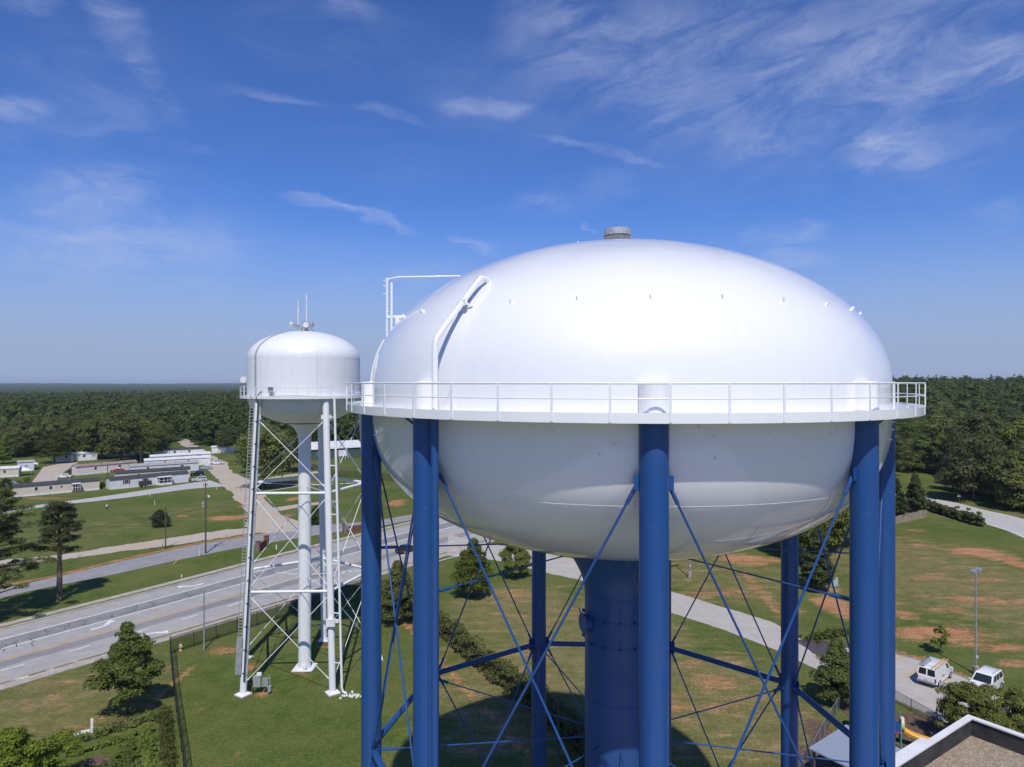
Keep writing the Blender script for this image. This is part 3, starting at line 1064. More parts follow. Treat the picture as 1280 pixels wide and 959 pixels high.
# columns, their white heads above the walkway, gussets, brackets
colm0 = None
CR = 0.50
for th in CT:
    if colm0 is None:
        mb = MB()
        mb.lathe([(CR, -0.2), (CR, DK - .03)], 48, (0, -RC))
        colm0 = mb.build('column', M['blue'], tw, 30)
        mb = MB()
        mb.lathe([(CR + .004, DK + .003), (CR + .004, CAMZ + .02), (CR * .97, CAMZ + .05), (0, CAMZ + .07)], 36, (0, -RC))
        mb.lathe([(CR + .02, DK + .004), (CR + .06, DK + .01), (CR + .02, DK + .03)], 36, (0, -RC))
        mb.build('column_head', M['tank_white'], colm0, 30)
        mb = MB()
        mb.box((0, -RC, 0.06), (1.9, 1.9, .12))
        mb.build('base_plate', M['blue'], colm0)
        mb = MB()
        mb.lathe([(1.35, -.4), (1.35, -.005), (0, -.005)], 24, (0, -RC))
        mb.build('footing', M['concrete'], colm0, 30)
        for zw in (10.0, 16.6, 23.4, 28.2):
            mb = MB()
            mb.tube([(CR * math.cos(k * math.pi / 24) * .992, -RC + CR * math.sin(k * math.pi / 24) * .992, zw) for k in range(48)], .014, 6, closed=True)
            mb.build('weld_seam', M['blue'], colm0, 60)
        for s in (-1, 1):
            mb = MB()
            mb.box((s * (CR + .07), -RC + .05, CAMZ - 3.38), (.20, .05, .50))
            mb.build('gusset', M['blue'], colm0)
            mb = MB()
            mb.box((s * (CR + .10), -RC + .05, RZ), (.28, .05, .80))
            mb.build('gusset', M['blue'], colm0)
        o = colm0
    else:
        o = copy_obj(colm0, tw)
    o.rotation_euler = (0, 0, R(th))
# a walkway bracket on the outer side of each column that shows one
for th in CT:
    if abs(th) < 12 or abs(th) > 170:
        continue
    sg = 1 if th > 0 else -1
    mb = MB()
    mb.bar((sg * .45, -RC, DK - .75), (sg * 1.15, -RC - .42, DK - .16), .08, .08)
    o = mb.build('walkway_bracket', M['blue'], walk)
    o.rotation_euler = (0, 0, R(th))
# struts, brace rods (two panels per bay) and spoke rods, bay by bay
half = R(20)
cl = RC * math.cos(half)
sw = RC * math.sin(half)
strut0 = None
for ib, th in enumerate(CT):
    hb = ((CT[ib + 1] if ib + 1 < NC else CT[0] + 360) - th) / 2
    tm = R(th + hb)
    if strut0 is None:
        mb = MB()
        mb.tube([(-sw + .45, -cl, RZ), (sw - .45, -cl, RZ)], .165, 14)
        strut0 = mb.build('strut', M['blue'], tw, 40)
        rods = []
        for z0, z1 in ((RZ + .25, CAMZ - 3.5), (0.5, RZ - .25)):
            for s in (-1, 1):
                mb = MB()
                p, q = Vector((-s * (sw - .58), -cl + .03 * s, z1)), Vector((s * (sw - .58), -cl + .03 * s, z0))
                mb.tube([p, q], .045, 8)
                d = (q - p).normalized()
                mb.tube([p + d * .0, p + d * .7], .075, 8)
                mb.tube([q - d * .7, q], .075, 8)
                rods.append(mb.build('brace_rod', M['blue'], tw, 40))
        o = strut0
        oo = rods
    else:
        o = copy_obj(strut0, tw)
        oo = [copy_obj(q, tw) for q in rods]
    for q in [o] + oo:
        q.rotation_euler = (0, 0, tm)
        q.scale = (math.sin(R(hb)) / math.sin(half), math.cos(R(hb)) / math.cos(half), 1)
spoke0 = None
for th in CT:
    if spoke0 is None:
        spoke0 = []
        for z in (CAMZ - 8.25, RZ - .15):
            mb = MB()
            mb.tube([(0, -RC + .45, z), (0, -1.72, z)], .036, 8)
            mb.tube([(0, -RC + .45, z), (0, -RC + 1.3, z)], .08, 8)
            spoke0.append(mb.build('spoke_rod', M['blue'], tw, 40))
        oo = spoke0
    else:
        oo = [copy_obj(q, tw) for q in spoke0]
    for q in oo:
        q.rotation_euler = (0, 0, R(th))
# riser: flared under the belly, ribbed stiffening rings, hatch
zb = low_z(2.3)
mb = MB()
fl = [(1.70, -.1), (1.70, CAMZ - 10.9)]
for t in np.linspace(0.1, 1, 12):
    fl.append((1.70 + 1.35 * t ** 1.8, CAMZ - 10.9 + (zb + .1 - CAMZ + 10.9) * t))
mb.lathe(fl, 72)
riser = mb.build('riser', M['blue'], tw, 30)
for z in (CAMZ - 10.85, CAMZ - 12.0, CAMZ - 13.3, CAMZ - 16.2):
    ring(1.705, z, .02, 72, 'weld_seam', M['blue'], riser)
mb = MB()
hatch_p = pol(-62, 1.74, CAMZ - 12.3)
mb.tube([pol(-62, 1.6, CAMZ - 12.3), pol(-62, 1.92, CAMZ - 12.3)], .42, 20)
mb.tube([pol(-62, 1.92, CAMZ - 12.3), pol(-62, 2.0, CAMZ - 12.3)], .50, 20)
mb.bar(pol(-70, 1.95, CAMZ - 12.0), pol(-70, 2.1, CAMZ - 11.6), .06, .06)
mb.build('hatch', M['blue'], riser, 30)
for z in (CAMZ - 12.0, CAMZ - 13.3):
    for th in (-95, -50, -25, 5, 30):
        mb = MB()
        mb.box((0, 0, 0), (.05, .16, .16))
        o = mb.build('lug', M['blue'], riser)
        o.location = pol(th, 1.78, z)
        o.rotation_euler = (0, 0, R(th))
# roof vent
zt = top_z(0) - .03
mb = MB()
mb.lathe([(.60, zt - .05), (.60, zt + .14), (.50, zt + .16), (.50, zt + .40), (.74, zt + .44)], 40)
for k in range(8):
    mb.box((.56 * math.cos(k * .785), .56 * math.sin(k * .785), zt + .28), (.16, .05, .30), k * .785)
vent = mb.build('roof_vent', M['galv'], tw, 30)
mb = MB()
mb.lathe([(.50, zt + .30), (.60, zt + .36), (.60, zt + .55), (.70, zt + .58), (.70, zt + .86), (.66, zt + .89), (0, zt + .95)], 40)
mb.lathe([(.695, zt + .54), (.72, zt + .54), (.72, zt + .60), (.695, zt + .60)], 40)
mb.build('vent_cap', M['galv'], vent, 30)
mb = MB()
for th, r in ((-75, 2.1), (-120, 3.4)):
    p = pol(th, r, top_z(r) - .05)
    mb.tube([p, p + Vector((0, 0, .38))], .05, 8)
mb.build('roof_stub', M['tank_white'], tank, 30)
# overflow pipe: leaves the roof, stands clear of it, drops through the walkway beside a column and on down
TP = -31.2
pp = [pol(TP, 9.9, CAMZ + 3.95), pol(TP, 10.25, CAMZ + 4.25), pol(TP, 10.55, CAMZ + 4.22), pol(TP + .0, 12.55, CAMZ + 2.15), pol(TP, 12.98, CAMZ + 1.68), pol(TP, 13.06, CAMZ + 1.40), pol(TP, 13.06, DK - .02)]
mb = MB()
mb.tube(pp, .12, 14)
op = mb.build('overflow_pipe', M['tank_white'], tw, 50)
mb = MB()
mb.tube([pol(TP, 13.06, DK - .03), pol(TP, 13.06, .3)], .145, 14)
mb.build('lower_pipe', M['blue'], op, 50)
mb = MB()
pc = pol(TP, 11.55, CAMZ + 3.18)
mb.bar(pc, pol(TP + 1.5, 11.3, top_z(11.3)), .10, .06)
mb.bar(pol(TP - .9, 11.62, CAMZ + 3.05), pol(TP + 1.2, 11.62, CAMZ + 3.15), .12, .22)
mb.bar(pol(TP + 2, 12.98, DK + .25), pol(TP + 3.2, 12.98, DK + .75), .05, .05)
mb.build('pipe_bracket', M['tank_white'], op)
# roof access ladder with its tall rails and the long grab bar to the crown
TA = CT[2]
mb = MB()
for dth, r, top_ in ((-.75, 11.86, 5.28), (.75, 11.62, 5.0)):
    mb.tube([pol(TA + dth, r, top_z(min(r, 12.4)) - .1), pol(TA + dth, r, CAMZ + top_)], .058, 8)
for z in np.arange(CAMZ + 2.6, CAMZ + 4.95, .32):
    mb.tube([pol(TA - .75, 11.86, z), pol(TA + .75, 11.62, z)], .018, 6)
ladder = mb.build('roof_ladder', M['tank_white'], tw, 40)
mb = MB()
mb.tube([pol(TA - .75, 11.86, CAMZ + 5.20), pol(TA, 11.3, CAMZ + 5.30), pol(TA, 8.2, CAMZ + 5.42), pol(TA, 8.05, CAMZ + 5.30), pol(TA, 8.0, top_z(8.0) - .05)], .042, 8)
mb.build('grab_bar', M['tank_white'], ladder, 50)
mb = MB()
for z in (5.12, 4.85, 4.45):
    mb.bar(pol(TA - .75, 11.86, CAMZ + z), pol(TA - 1.6, 12.05, CAMZ + z + .06), .05, .07)
mb.bar(pol(TA - .75, 11.86, CAMZ + 3.32), pol(TA, 10.3, CAMZ + 3.32), .16, .14)
mb.bar(pol(TA + 1, 10.8, CAMZ + 3.25), pol(TA + 1, 10.9, top_z(10.9)), .3, .3)
mb.tube([pol(TA + .9, 11.35, top_z(11.35)), pol(TA + .9, 11.35, top_z(11.35) + .32)], .12, 10)
mb.build('ladder_bracket', M['tank_white'], ladder, 40)
mb = MB()   # curved ladder rail lying close to the shell
for dth in (-2.0, -.4):
    pts = []
    for z in np.linspace(DK, CAMZ + 2.2, 12):
        r = prof_at(z, False) if z > ZT + .65 else A_T
        pts.append(pol(TA - 2 + dth, r + .16, z))
    mb.tube(pts, .05, 6)
mb.build('shell_ladder', M['tank_white'], ladder, 40)

# ------------------------------------------------------------------ the white tower behind
B2 = R(-16.9)
D2 = 82.5
t2 = empty('water_tower', 'smaller white water tower on five slim white legs, antennas on its domed roof', 'water tower', (D2 * math.sin(B2), D2 * math.cos(B2), 0))
R2 = 6.25
ZS = CAMZ + 2.75            # shoulder
ZD = CAMZ - 1.50            # walkway
prof = []
for t in np.linspace(0.24, 1, 36):
    r = R2 * math.sin(t * math.pi / 2)
    prof.append((r, ZD - .15 - 3.15 * math.sqrt(max(0, 1 - (r / R2) ** 2)) ** 1.05))
prof += [(R2, ZD), (R2, ZS)]
for t in np.linspace(0, 1, 30)[1:]:
    a = t * math.pi / 2
    prof.append((R2 * math.cos(a) if t < 1 else 0, ZS + 3.20 * math.sin(a)))
tank2 = MB().lathe(prof, 96).build('tank', M['tower_white'], t2, 35)
for z in (ZS - .02, ZD + 2.1):
    ring(R2 - .012, z, .026, 96, 'weld_seam', M['tower_white'], tank2)
# riser pipe
zb2 = ZD - .15 - 3.15 * math.sqrt(1 - (2.2 / R2) ** 2)
fl = [(.72, .05), (.72, zb2 - 2.1)]
for t in np.linspace(.1, 1, 10):
    fl.append((.72 + 1.1 * t ** 2.6, zb2 - 2.1 + 2.0 * t))
r2_ = MB().lathe(fl, 48).build('riser', M['tower_white'], t2, 30)
mb = MB()
mb.box((0, 0, .06), (2.3, 2.3, .12))
mb.build('base_plate', M['tower_white'], r2_)
mb = MB()
mb.box((0, 0, -.22), (2.5, 2.5, .56))
mb.build('footing', M['rust_concrete'], r2_)
mb = MB()
mb.tube([(.25, -.70, .5), (.25, -.84, .5)], .24, 16)
mb.build('hatch', M['tower_white'], r2_, 30)
LA = [-122, -53, 17, 90, 162]
LB, LT = 8.25, 6.35
legs2 = []


def lp(a, z):
    """axis point of a leg of the white tower at height z"""
    t = z / (ZD - .2)
    r = LB + (LT - LB) * t
    return Vector((r * math.cos(R(a)), r * math.sin(R(a)), z))


for i, a in enumerate(LA):
    mb = MB()
    mb.tube([lp(a, .2), lp(a, ZD - .25)], .36, 24)
    lg = mb.build('leg', M['tower_white'], t2, 30)
    p = lp(a, 0)
    mb = MB()
    mb.box((p.x, p.y, .18), (1.25, 1.25, .10), R(a))
    mb.box((p.x, p.y, .30), (.95, .95, .16), R(a), top=.8)
    mb.build('base_plate', M['tower_white'], lg)
    mb = MB()
    mb.box((p.x, p.y, -.15), (1.35, 1.35, .55), R(a))
    mb.build('footing', M['rust_concrete'], lg)
    legs2.append(lg)
LV = [10.75, 21.15]
for i, a in enumerate(LA):
    a2 = LA[(i + 1) % 5]
    for z in LV:
        mb = MB()
        mb.tube([lp(a, z), lp(a2, z)], .155, 10)
        mb.build('strut', M['tower_white'], t2, 40)
    for z0, z1 in ((.9, LV[0]), (LV[0], LV[1]), (LV[1], ZD - 2.1)):
        for s, (u, v) in enumerate(((a, a2), (a2, a))):
            mb = MB()
            p, q = lp(u, z0 + .3), lp(v, z1 - .3)
            d = (q - p).normalized()
            mb.tube([p, q], .040, 6)
            mb.tube([p + d * .3, p + d * 1.0], .065, 6)
            mb.tube([q - d * 1.2, q - d * .35], .065, 6)
            mb.build('brace_rod', M['tower_white'], t2, 40)
for a in LA:
    for z in LV:
        mb = MB()
        p = lp(a, z)
        mb.tube([p, (0.7 * math.cos(R(a)), .7 * math.sin(R(a)), z)], .030, 6)
        mb.build('spoke_rod', M['tower_white'], t2, 40)
    mb = MB()
    for dz_ in (0,):
        p = lp(a, ZD - 2.2)
        mb.box((p.x, p.y, p.z), (.06, 1.15, .45), R(a))
    mb.build('gusset', M['tower_white'], t2)
RB2 = 6.95
mb = MB()
mb.lathe([(6.1, ZD - .02), (RB2 - .03, ZD - .02), (RB2 - .03, ZD), (6.1, ZD)], 96)
mb.lathe([(RB2 - .03, ZD - .24), (RB2, ZD - .24), (RB2, ZD + .06), (RB2 - .03, ZD + .06), (RB2 - .03, ZD - .24)], 96)
walk2 = mb.build('walkway', M['tower_white'], t2, 30)
mb = MB()
for zr, rd in ((ZD + 1.05, .03), (ZD + .55, .02)):
    mb.tube([pol(10 * k, RB2, zr) for k in range(36)], rd, 6, closed=True)
mb.build('railing', M['tower_white'], walk2, 40)
for k in range(36):
    mb = MB()
    mb.bar((0, -RB2 - .005, ZD - .2), (0, -RB2 - .005, ZD + 1.05), .07, .022)
    if k == 0:
        p0 = o = mb.build('railing_post', M['tower_white'], walk2)
    else:
        o = copy_obj(p0, walk2)
    o.rotation_euler = (0, 0, R(10 * k))
# ladder with cable run up the near leg
mb = MB()
a = LA[0]
for s in (-.66, -.26):
    mb.tube([lp(a, z) + Vector((s, -.44 - .02 * abs(s), 0)) for z in (3.2, 10, 20, ZD + .3)], .035, 6)
for z in np.arange(3.3, ZD, .33):
    p = lp(a, z)
    mb.tube([p + Vector((-.66, -.452, 0)), p + Vector((-.26, -.445, 0))], .02, 5)
ladder2 = mb.build('ladder', M['galv'], t2, 40)
mb = MB()
mb.bar(lp(a, 2.4) + Vector((-.46, -.52, 0)), lp(a, 6.2) + Vector((-.46, -.52, 0)), .62, .06, up=(0, 1, 0))
mb.build('climb_guard', M['steel_grey'], ladder2)
mb = MB()
for s, d_ in ((.12, .03), (.20, .025), (.28, .02)):
    mb.tube([lp(a, z) + Vector((s, -.42, 0)) for z in (1.6, 10, 20, ZD - .9)], d_, 6)
for z in np.arange(2.5, ZD - 1, 2.4):
    p = lp(a, z)
    mb.bar(p + Vector((-.05, -.43, 0)), p + Vector((.36, -.43, 0)), .08, .05)
mb.build('cable_run', M['dark_metal'], t2, 40)
mb = MB()
mb.tube([lp(a, ZD - .9) + Vector((.2, -.42, 0)), lp(a, ZD - .2) + Vector((.05, -.75, .1)), lp(a, ZD + .45) + Vector((.35, -.30, .1)), lp(a, ZD + .55) + Vector((.75, .25, 0)), lp(a, ZD + .05) + Vector((1.0, .35, 0))], .06, 8)
mb.build('cable_loop', M['black'], t2, 50)
# overflow pipe beside the other near leg
a = LA[1]
mb = MB()
off = Vector((1.05, -.25, 0))
mb.tube([lp(a, .25) + off + Vector((.55, -.15, -.02)), lp(a, .35) + off + Vector((.1, 0, 0)), lp(a, .8) + off, lp(a, 12) + off, lp(a, ZD - .25) + off * .95], .13, 10)
ov = mb.build('overflow_pipe', M['tower_white'], t2, 50)
mb = MB()
for z in np.arange(3.3, ZD - 1, 5.2):
    mb.bar(lp(a, z), lp(a, z) + off, .06, .10)
mb.build('pipe_bracket', M['tower_white'], ov)
p = lp(a, 7.6)
mb = MB()
mb.box((p.x + .12, p.y - .5, 7.6), (.95, .35, .75))
mb.box((p.x + .75, p.y - .42, 7.75), (.35, .2, .35))
mb.build('junction_box', M['white'], t2)
# conduits that climb the shell
for ang, nm_c, mt in ((-38, 'cable_run', 'galv'), (28, 'conduit', 'tower_white')):
    mb = MB()
    for k in range(3 if ang < 0 else 1):
        th = ang + k * .75
        pts = [pol(th, R2 + .05, ZD), pol(th, R2 + .05, ZS)]
        tmax = 1.15 if ang < 0 else .55
        for t in np.linspace(0, tmax, 12)[1:]:
            pts.append(pol(th, (R2 + .05) * math.cos(t), ZS + 3.25 * math.sin(t)))
        mb.tube(pts, .045, 6)
    if ang < 0:
        for z in np.arange(ZD + .5, ZS, .5):
            mb.bar(pol(ang - .4, R2 + .07, z), pol(ang + 2, R2 + .07, z), .05, .08)
    mb.build(nm_c, M[mt], tank2, 40)
mb = MB()
q = pol(-14, R2 + .45, ZD + .72)
mb.box(tuple(q), (.55, .2, .62), R(-14))
mb.box((q.x, q.y, q.z - .5), (.3, .15, .2), R(-14))
mb.build('equipment_box', M['steel_grey'], walk2)
q = pol(-88, RB2 - .05, ZD + 1.85)
mb = MB()
mb.tube([q + Vector((0, -.25, 0)), q + Vector((0, .15, 0))], .38, 18)
mb.tube([q + Vector((0, .15, 0)), q + Vector((0, .3, 0))], [.38, .2], 18)
mb.tube([q, q - Vector((0, 0, 1.8))], .05, 8)
mb.build('dish_antenna', M['white'], walk2, 30)
# antenna cluster on the crown
zr = ZS + 3.2
mb = MB()
mb.lathe([(.45, zr - .15), (.45, zr + .35), (0, zr + .38)], 20)
for k in range(3):
    t = 2.1 * k + .3
    mb.tube([(1.05 * math.cos(t), 1.05 * math.sin(t), zr - .12), (.12 * math.cos(t), .12 * math.sin(t), zr + 1.35)], .04, 6)
mb.tube([(1.0 * math.cos(k * .52), 1.0 * math.sin(k * .52), zr + .55) for k in range(12)], .035, 6, closed=True)
mount = mb.build('antenna_mount', M['galv'], t2, 40)
for x, y, z0, h, r in ((-.72, -.1, .7, 2.95, .075), (.22, 0, 1.2, 3.1, .08)):
    mb = MB()
    mb.tube([(x, y, zr + z0), (x, y, zr + z0 + h)], r, 8)
    for zz_ in (.3, .5, .75, .98):
        mb.tube([(x, y, zr + z0 + h * zz_ - .05), (x, y, zr + z0 + h * zz_ + .05)], r * 1.5, 8)
    mb.tube([(x, y, zr + .3), (x, y, zr + z0)], .05, 8)
    mb.build('whip_antenna', M['white'], mount, 40)
for x, y, z, ax, ay, rr_ in ((-1.35, -.55, .72, -.8, -.6, .34), (-.75, -.75, .62, -.3, -1, .28), (.35, -.75, .68, .4, -.9, .30), (.85, -.25, .75, 1, -.2, .26), (-1.0, .6, .65, -.7, .7, .3)):
    mb = MB()
    c0 = Vector((x, y, zr + z))
    d = Vector((ax, ay, 0)).normalized()
    mb.tube([c0 - d * .25, c0 + d * .12, c0 + d * .22], [.14, rr_, rr_ * .98], 18)
    mb.bar(c0 - d * .2, c0 - d * .2 + Vector((-x * .4, -y * .4, -.35)), .08, .08)
    mb.build('drum_antenna', M['white'] if x < -.8 or x == .35 else M['galv'], mount, 35)
# ground equipment by the near leg
p = lp(LA[0], 0) + Vector((t2.location.x, t2.location.y, 0))
eq = empty('equipment_rack', 'grey electrical cabinets on a small steel rack beside the white tower leg', 'electrical cabinet', (p.x + 1.75, p.y + .55, 0), R(10))
mb = MB()
for s in (-.8, .8):
    mb.tube([(s, 0, -.1), (s, 0, 1.9)], .05, 8)
mb.bar((-.95, 0, 1.55), (.95, 0, 1.55), .06, .08)
mb.bar((-.95, 0, .75), (.95, 0, .75), .06, .08)
mb.build('rack', M['galv'], eq)
for x, z, sx, sz, mt in ((-.42, 1.45, .75, 1.15, 'galv'), (.42, 1.25, .62, .85, 'steel_grey'), (-.2, 2.15, .5, .28, 'white'), (.85, .55, .35, .6, 'steel_grey')):
    mb = MB()
    mb.box((x, -.22, z), (sx, .36, sz))
    mb.build('cabinet', M[mt], eq, bevel=.015)
mb = MB()
mb.tube([(-.8, -.1, .02), (-.8, -.1, 1.0), (-1.5, -.2, 1.3)], .05, 8)
mb.build('conduit', M['black'], eq, 40)
# rubble splash pad at the overflow's foot
q = lp(LA[1], 0) + Vector((t2.location.x + 2.35, t2.location.y - .45, 0))
mb = MB()
rs = random.Random(11)
for k in range(46):
    x, y = q.x + rs.gauss(0, .62), q.y + rs.gauss(0, .25)
    s = rs.uniform(.08, .22)
    mb.box((x, y, s * .35), (s, s * rs.uniform(.7, 1.2), s * .8), rs.uniform(0, 3), top=.6)
tag(mb.build('splash_rocks', M['white']), 'pale rubble splash patch on grass below the white tower\'s overflow pipe', 'rocks', kind='stuff')

# ------------------------------------------------------------------ trees
def unit(v):
    return v / np.maximum(np.linalg.norm(v, axis=-1, keepdims=True), 1e-9)


def leaf_quads(rng, cen, rad, per, size, flat=0.8, up=0.45, aspect=0.62, outw=.85, jit=.38):
    """clumps of leaf-sized faces: cen (n,3), rad (n,) -> vertices, quads"""
    n = len(cen)
    per = np.maximum(1, (per * (rad / rad.mean()) ** 2).astype(int))
    idx = np.repeat(np.arange(n), per)
    m = len(idx)
    d = unit(rng.normal(size=(m, 3)))
    d[:, 2] = np.where(d[:, 2] < -.35, -d[:, 2] * .6, d[:, 2])
    rr_ = rad[idx] * (0.45 + 0.6 * rng.random(m) ** .6)
    p = cen[idx] + d * rr_[:, None] * np.array((1, 1, flat))
    nrm = unit(d * outw + np.array((0, 0, up)) + rng.normal(size=(m, 3)) * jit)
    a = unit(np.cross(nrm, rng.normal(size=(m, 3))))
    bb = np.cross(nrm, a)
    s = size * (0.55 + 0.9 * rng.random(m))
    a = a * s[:, None] * .5
    bb = bb * s[:, None] * .5 * aspect
    v = np.stack([p - a, p - bb * 1.1 + a * .1, p + a, p + bb * 1.1 + a * .1], 1).reshape(-1, 3)
    return v, np.arange(m * 4).reshape(m, 4)


def crown(seed, H, base, width, n, per, size, env='round', cl=.30, flat=.8, lop=.18, inner=.45, outw=.85, jit=.38):
    rng = np.random.default_rng(seed)
    h = rng.random(n) ** (0.9 if env != 'cone' else 1.25)
    if env == 'round':
        e = np.sqrt(np.maximum(0, 1 - (2 * h - 0.85) ** 2 / 1.35)) * .98
    elif env == 'ovate':
        e = np.where(h < .32, .55 + .45 * np.sqrt(h / .32), ((1 - h) / .68) ** .75 * .96 + .04)
    elif env == 'cone':
        e = (1 - h) ** .85 * .95 + .05
    else:   # spreading
        e = np.sqrt(np.maximum(0, 1 - (h * 1.02 - .35) ** 2 / .75))
    t = rng.random(n) * 2 * np.pi
    ph = rng.random(4) * 6.28
    lob = 1 + lop * (np.sin(2 * t + ph[0]) + np.sin(3 * t + 4 * h + ph[1]) + .7 * np.sin(5 * t - 5 * h + ph[2])) / 2
    q = e * width * lob * (inner + (1 - inner) * np.sqrt(rng.random(n)))
    cr = width * cl * (0.6 + 0.8 * rng.random(n)) * (0.6 + .5 * e)
    z = base + (H - base - cr * flat * .9) * h + cr * .25
    cen = np.stack([np.cos(t) * np.maximum(q - cr * .6, 0), np.sin(t) * np.maximum(q - cr * .6, 0), z], 1)
    v, f = leaf_quads(rng, cen, cr, per, size, flat, outw=outw, jit=jit)
    return v, f, cen


def trunk_mb(seed, H, base, r, cen=None, limbs=7, lean=.02):
    rs = random.Random(seed)
    mb = MB()
    pts = [(0, 0, -.2), (0, 0, .25)]
    x = y = 0
    top = base + (H - base) * .72
    for k in range(1, 6):
        x += rs.uniform(-lean, lean) * H / 3
        y += rs.uniform(-lean, lean) * H / 3
        pts.append((x, y, .25 + (top - .25) * k / 5))
    mb.tube(pts, [r * 1.35, r, r * .85, r * .72, r * .58, r * .42, r * .15], 9)
    if cen is not None and len(cen):
        for k in range(limbs):
            c = cen[rs.randrange(len(cen))]
            z0 = min(max(base * .8, c[2] - abs(c[0]) * .6 - 1.0), top * .9)
            i = min(5, max(1, int((z0 - .25) / (top - .25) * 5) + 1))
            p0 = Vector(pts[i])
            p0.z = z0
            mid = p0.lerp(Vector(c), .5) + Vector((0, 0, .12 * (Vector(c) - p0).length))
            mb.tube([p0, mid, c], [r * .38, r * .24, r * .08], 6)
    return mb


PROTO = {}


def proto(key, H, base, width, n, per, size, leaf, env='round', seed=1, tr=.25, **kw):
    v, f, cen = crown(seed, H, base, width, n, per, size, env, **kw)
    co = np_mesh(key + '_crown', v, f, M[leaf], link=False)
    to = trunk_mb(seed, H, base, tr, cen).build(key + '_trunk', M['bark'], smooth=50)
    C.objects.unlink(to)
    PROTO[key] = (co.data, to.data)


def tree(key, x, y, s=1.0, rz=None, label='', group=None, name='tree', cat='tree', z=None, sz=None):
    if rz is None:
        rz = rnd.uniform(0, 6.28)
    e = empty(name, label, cat, (x, y, float(terrain(x, y)) if z is None else z), rz, group)
    e.scale = (s, s, s * (sz or 1))
    for nm, d in (('crown', PROTO[key][0]), ('trunk', PROTO[key][1])):
        o = bpy.data.objects.new(nm, d)
        C.objects.link(o)
        o.parent = e
    return e


def gtree(key, px, py, H, natural, label, **kw):
    x, y = G(px, py)
    return tree(key, x, y, H / natural, label=label, **kw)


proto('maple', 9, 1.3, 3.1, 84, 230, .23, 'leaf_bright', 'ovate', seed=23, tr=.16, cl=.235, lop=.34, inner=.3)
proto('oak', 15, 2.4, 6.6, 100, 150, .46, 'leaf_oak', 'round', seed=5, tr=.4)
proto('cedar', 14, 2, 7.0, 80, 150, .46, 'leaf_dark', 'spread', seed=8, tr=.4, flat=.55)
proto('pear', 9, .9, 3.3, 95, 200, .26, 'leaf_hedge', 'ovate', seed=31, tr=.15, cl=.28)
proto('holly', 9, .4, 2.3, 90, 180, .27, 'leaf_dark', 'ovate', seed=33, tr=.15, cl=.3, lop=.08)
proto('shrub', 3, .2, 1.7, 40, 120, .19, 'leaf_dark', 'round', seed=35, tr=.06, cl=.36)
proto('bright_shrub', 2, .1, 1.3, 30, 60, .22, 'leaf_bright', 'round', seed=36, tr=.05, cl=.36)
proto('sapling', 3.3, .9, 1.15, 26, 40, .24, 'leaf_bright', 'round', seed=37, tr=.05, cl=.30, inner=.2)
proto('yard_tree', 7, 1.0, 3.6, 110, 230, .21, 'leaf_bright', 'round', seed=38, tr=.14, cl=.20, lop=.42, inner=.3)

gtree('maple', 158.6, 893.5, 9.15, 9, 'lone leafy green maple in a mulch ring by the main road', rz=.4)
gtree('pear', 497, 780, 8.6, 9, 'green tree just inside the blue tower legs, by the road hedge corner', rz=2)
gtree('pear', 592, 747, 9.0, 9, 'tall green tree in the dry field below the tank belly', rz=4.1)
gtree('pear', 645, 722, 8.2, 9, 'green tree beside the pale street, partly under the tank belly', rz=5.2)
gtree('pear', 1046, 882, 7.4, 9, 'rounded dark green tree at the muddy bend of the pale street', rz=1.1, sz=.92)
gtree('holly', 1021, 738, 11.5, 9, 'big dark evergreen shrub tree next to the utility cabinet on the clay', rz=.2, sz=.85)
gtree('holly', 1121, 651, 10.2, 9, 'dark conical evergreen behind the wooden fence, nearer the blue column', rz=.6, group='evergreens behind the wooden fence')
gtree('holly', 1144, 641, 10.4, 9, 'dark conical evergreen behind the wooden fence, at its road end', rz=3.0, group='evergreens behind the wooden fence')
gtree('sapling', 1176, 818, 3.5, 3.3, 'thin young sapling on bare clay behind the work van', rz=1)
gtree('yard_tree', 1212, 934, 5.9, 7, 'bushy bright green tree between the flat roofed building and the white SUV', rz=.7)
gtree('yard_tree', 1268, 930, 5.2, 7, 'bushy green tree against the long side of the flat roofed building', rz=2.5)
x, y = -38.8, 53.5
tree('yard_tree', x, y, .92, .3, 'large loose green tree beside the curved hedge bed', sz=.9)
gtree('shrub', 200, 659, 3.9, 3, 'solitary dark green bush on the open grass by the short pole', rz=1)
gtree('shrub', 398, 655, 4.2, 3, 'dark bush beside the frontage lane behind the white tower riser', rz=1.7)
gtree('shrub', 8, 612, 3.4, 3, 'dark green bush next to the small blue grey mobile home', rz=2)
gtree('bright_shrub', 34, 604, 2.0, 2, 'bright yellow green shrub behind the tan mobile home', rz=2, name='shrub', cat='shrub')
gtree('bright_shrub', 24, 606, 1.5, 2, 'small light green shrub beside the white canopy tents', rz=3, name='shrub', cat='shrub')
gtree('shrub', 128, 609, 1.6, 3, 'low shrub at the end wall of the tan mobile home', rz=2.2, name='shrub', cat='shrub')
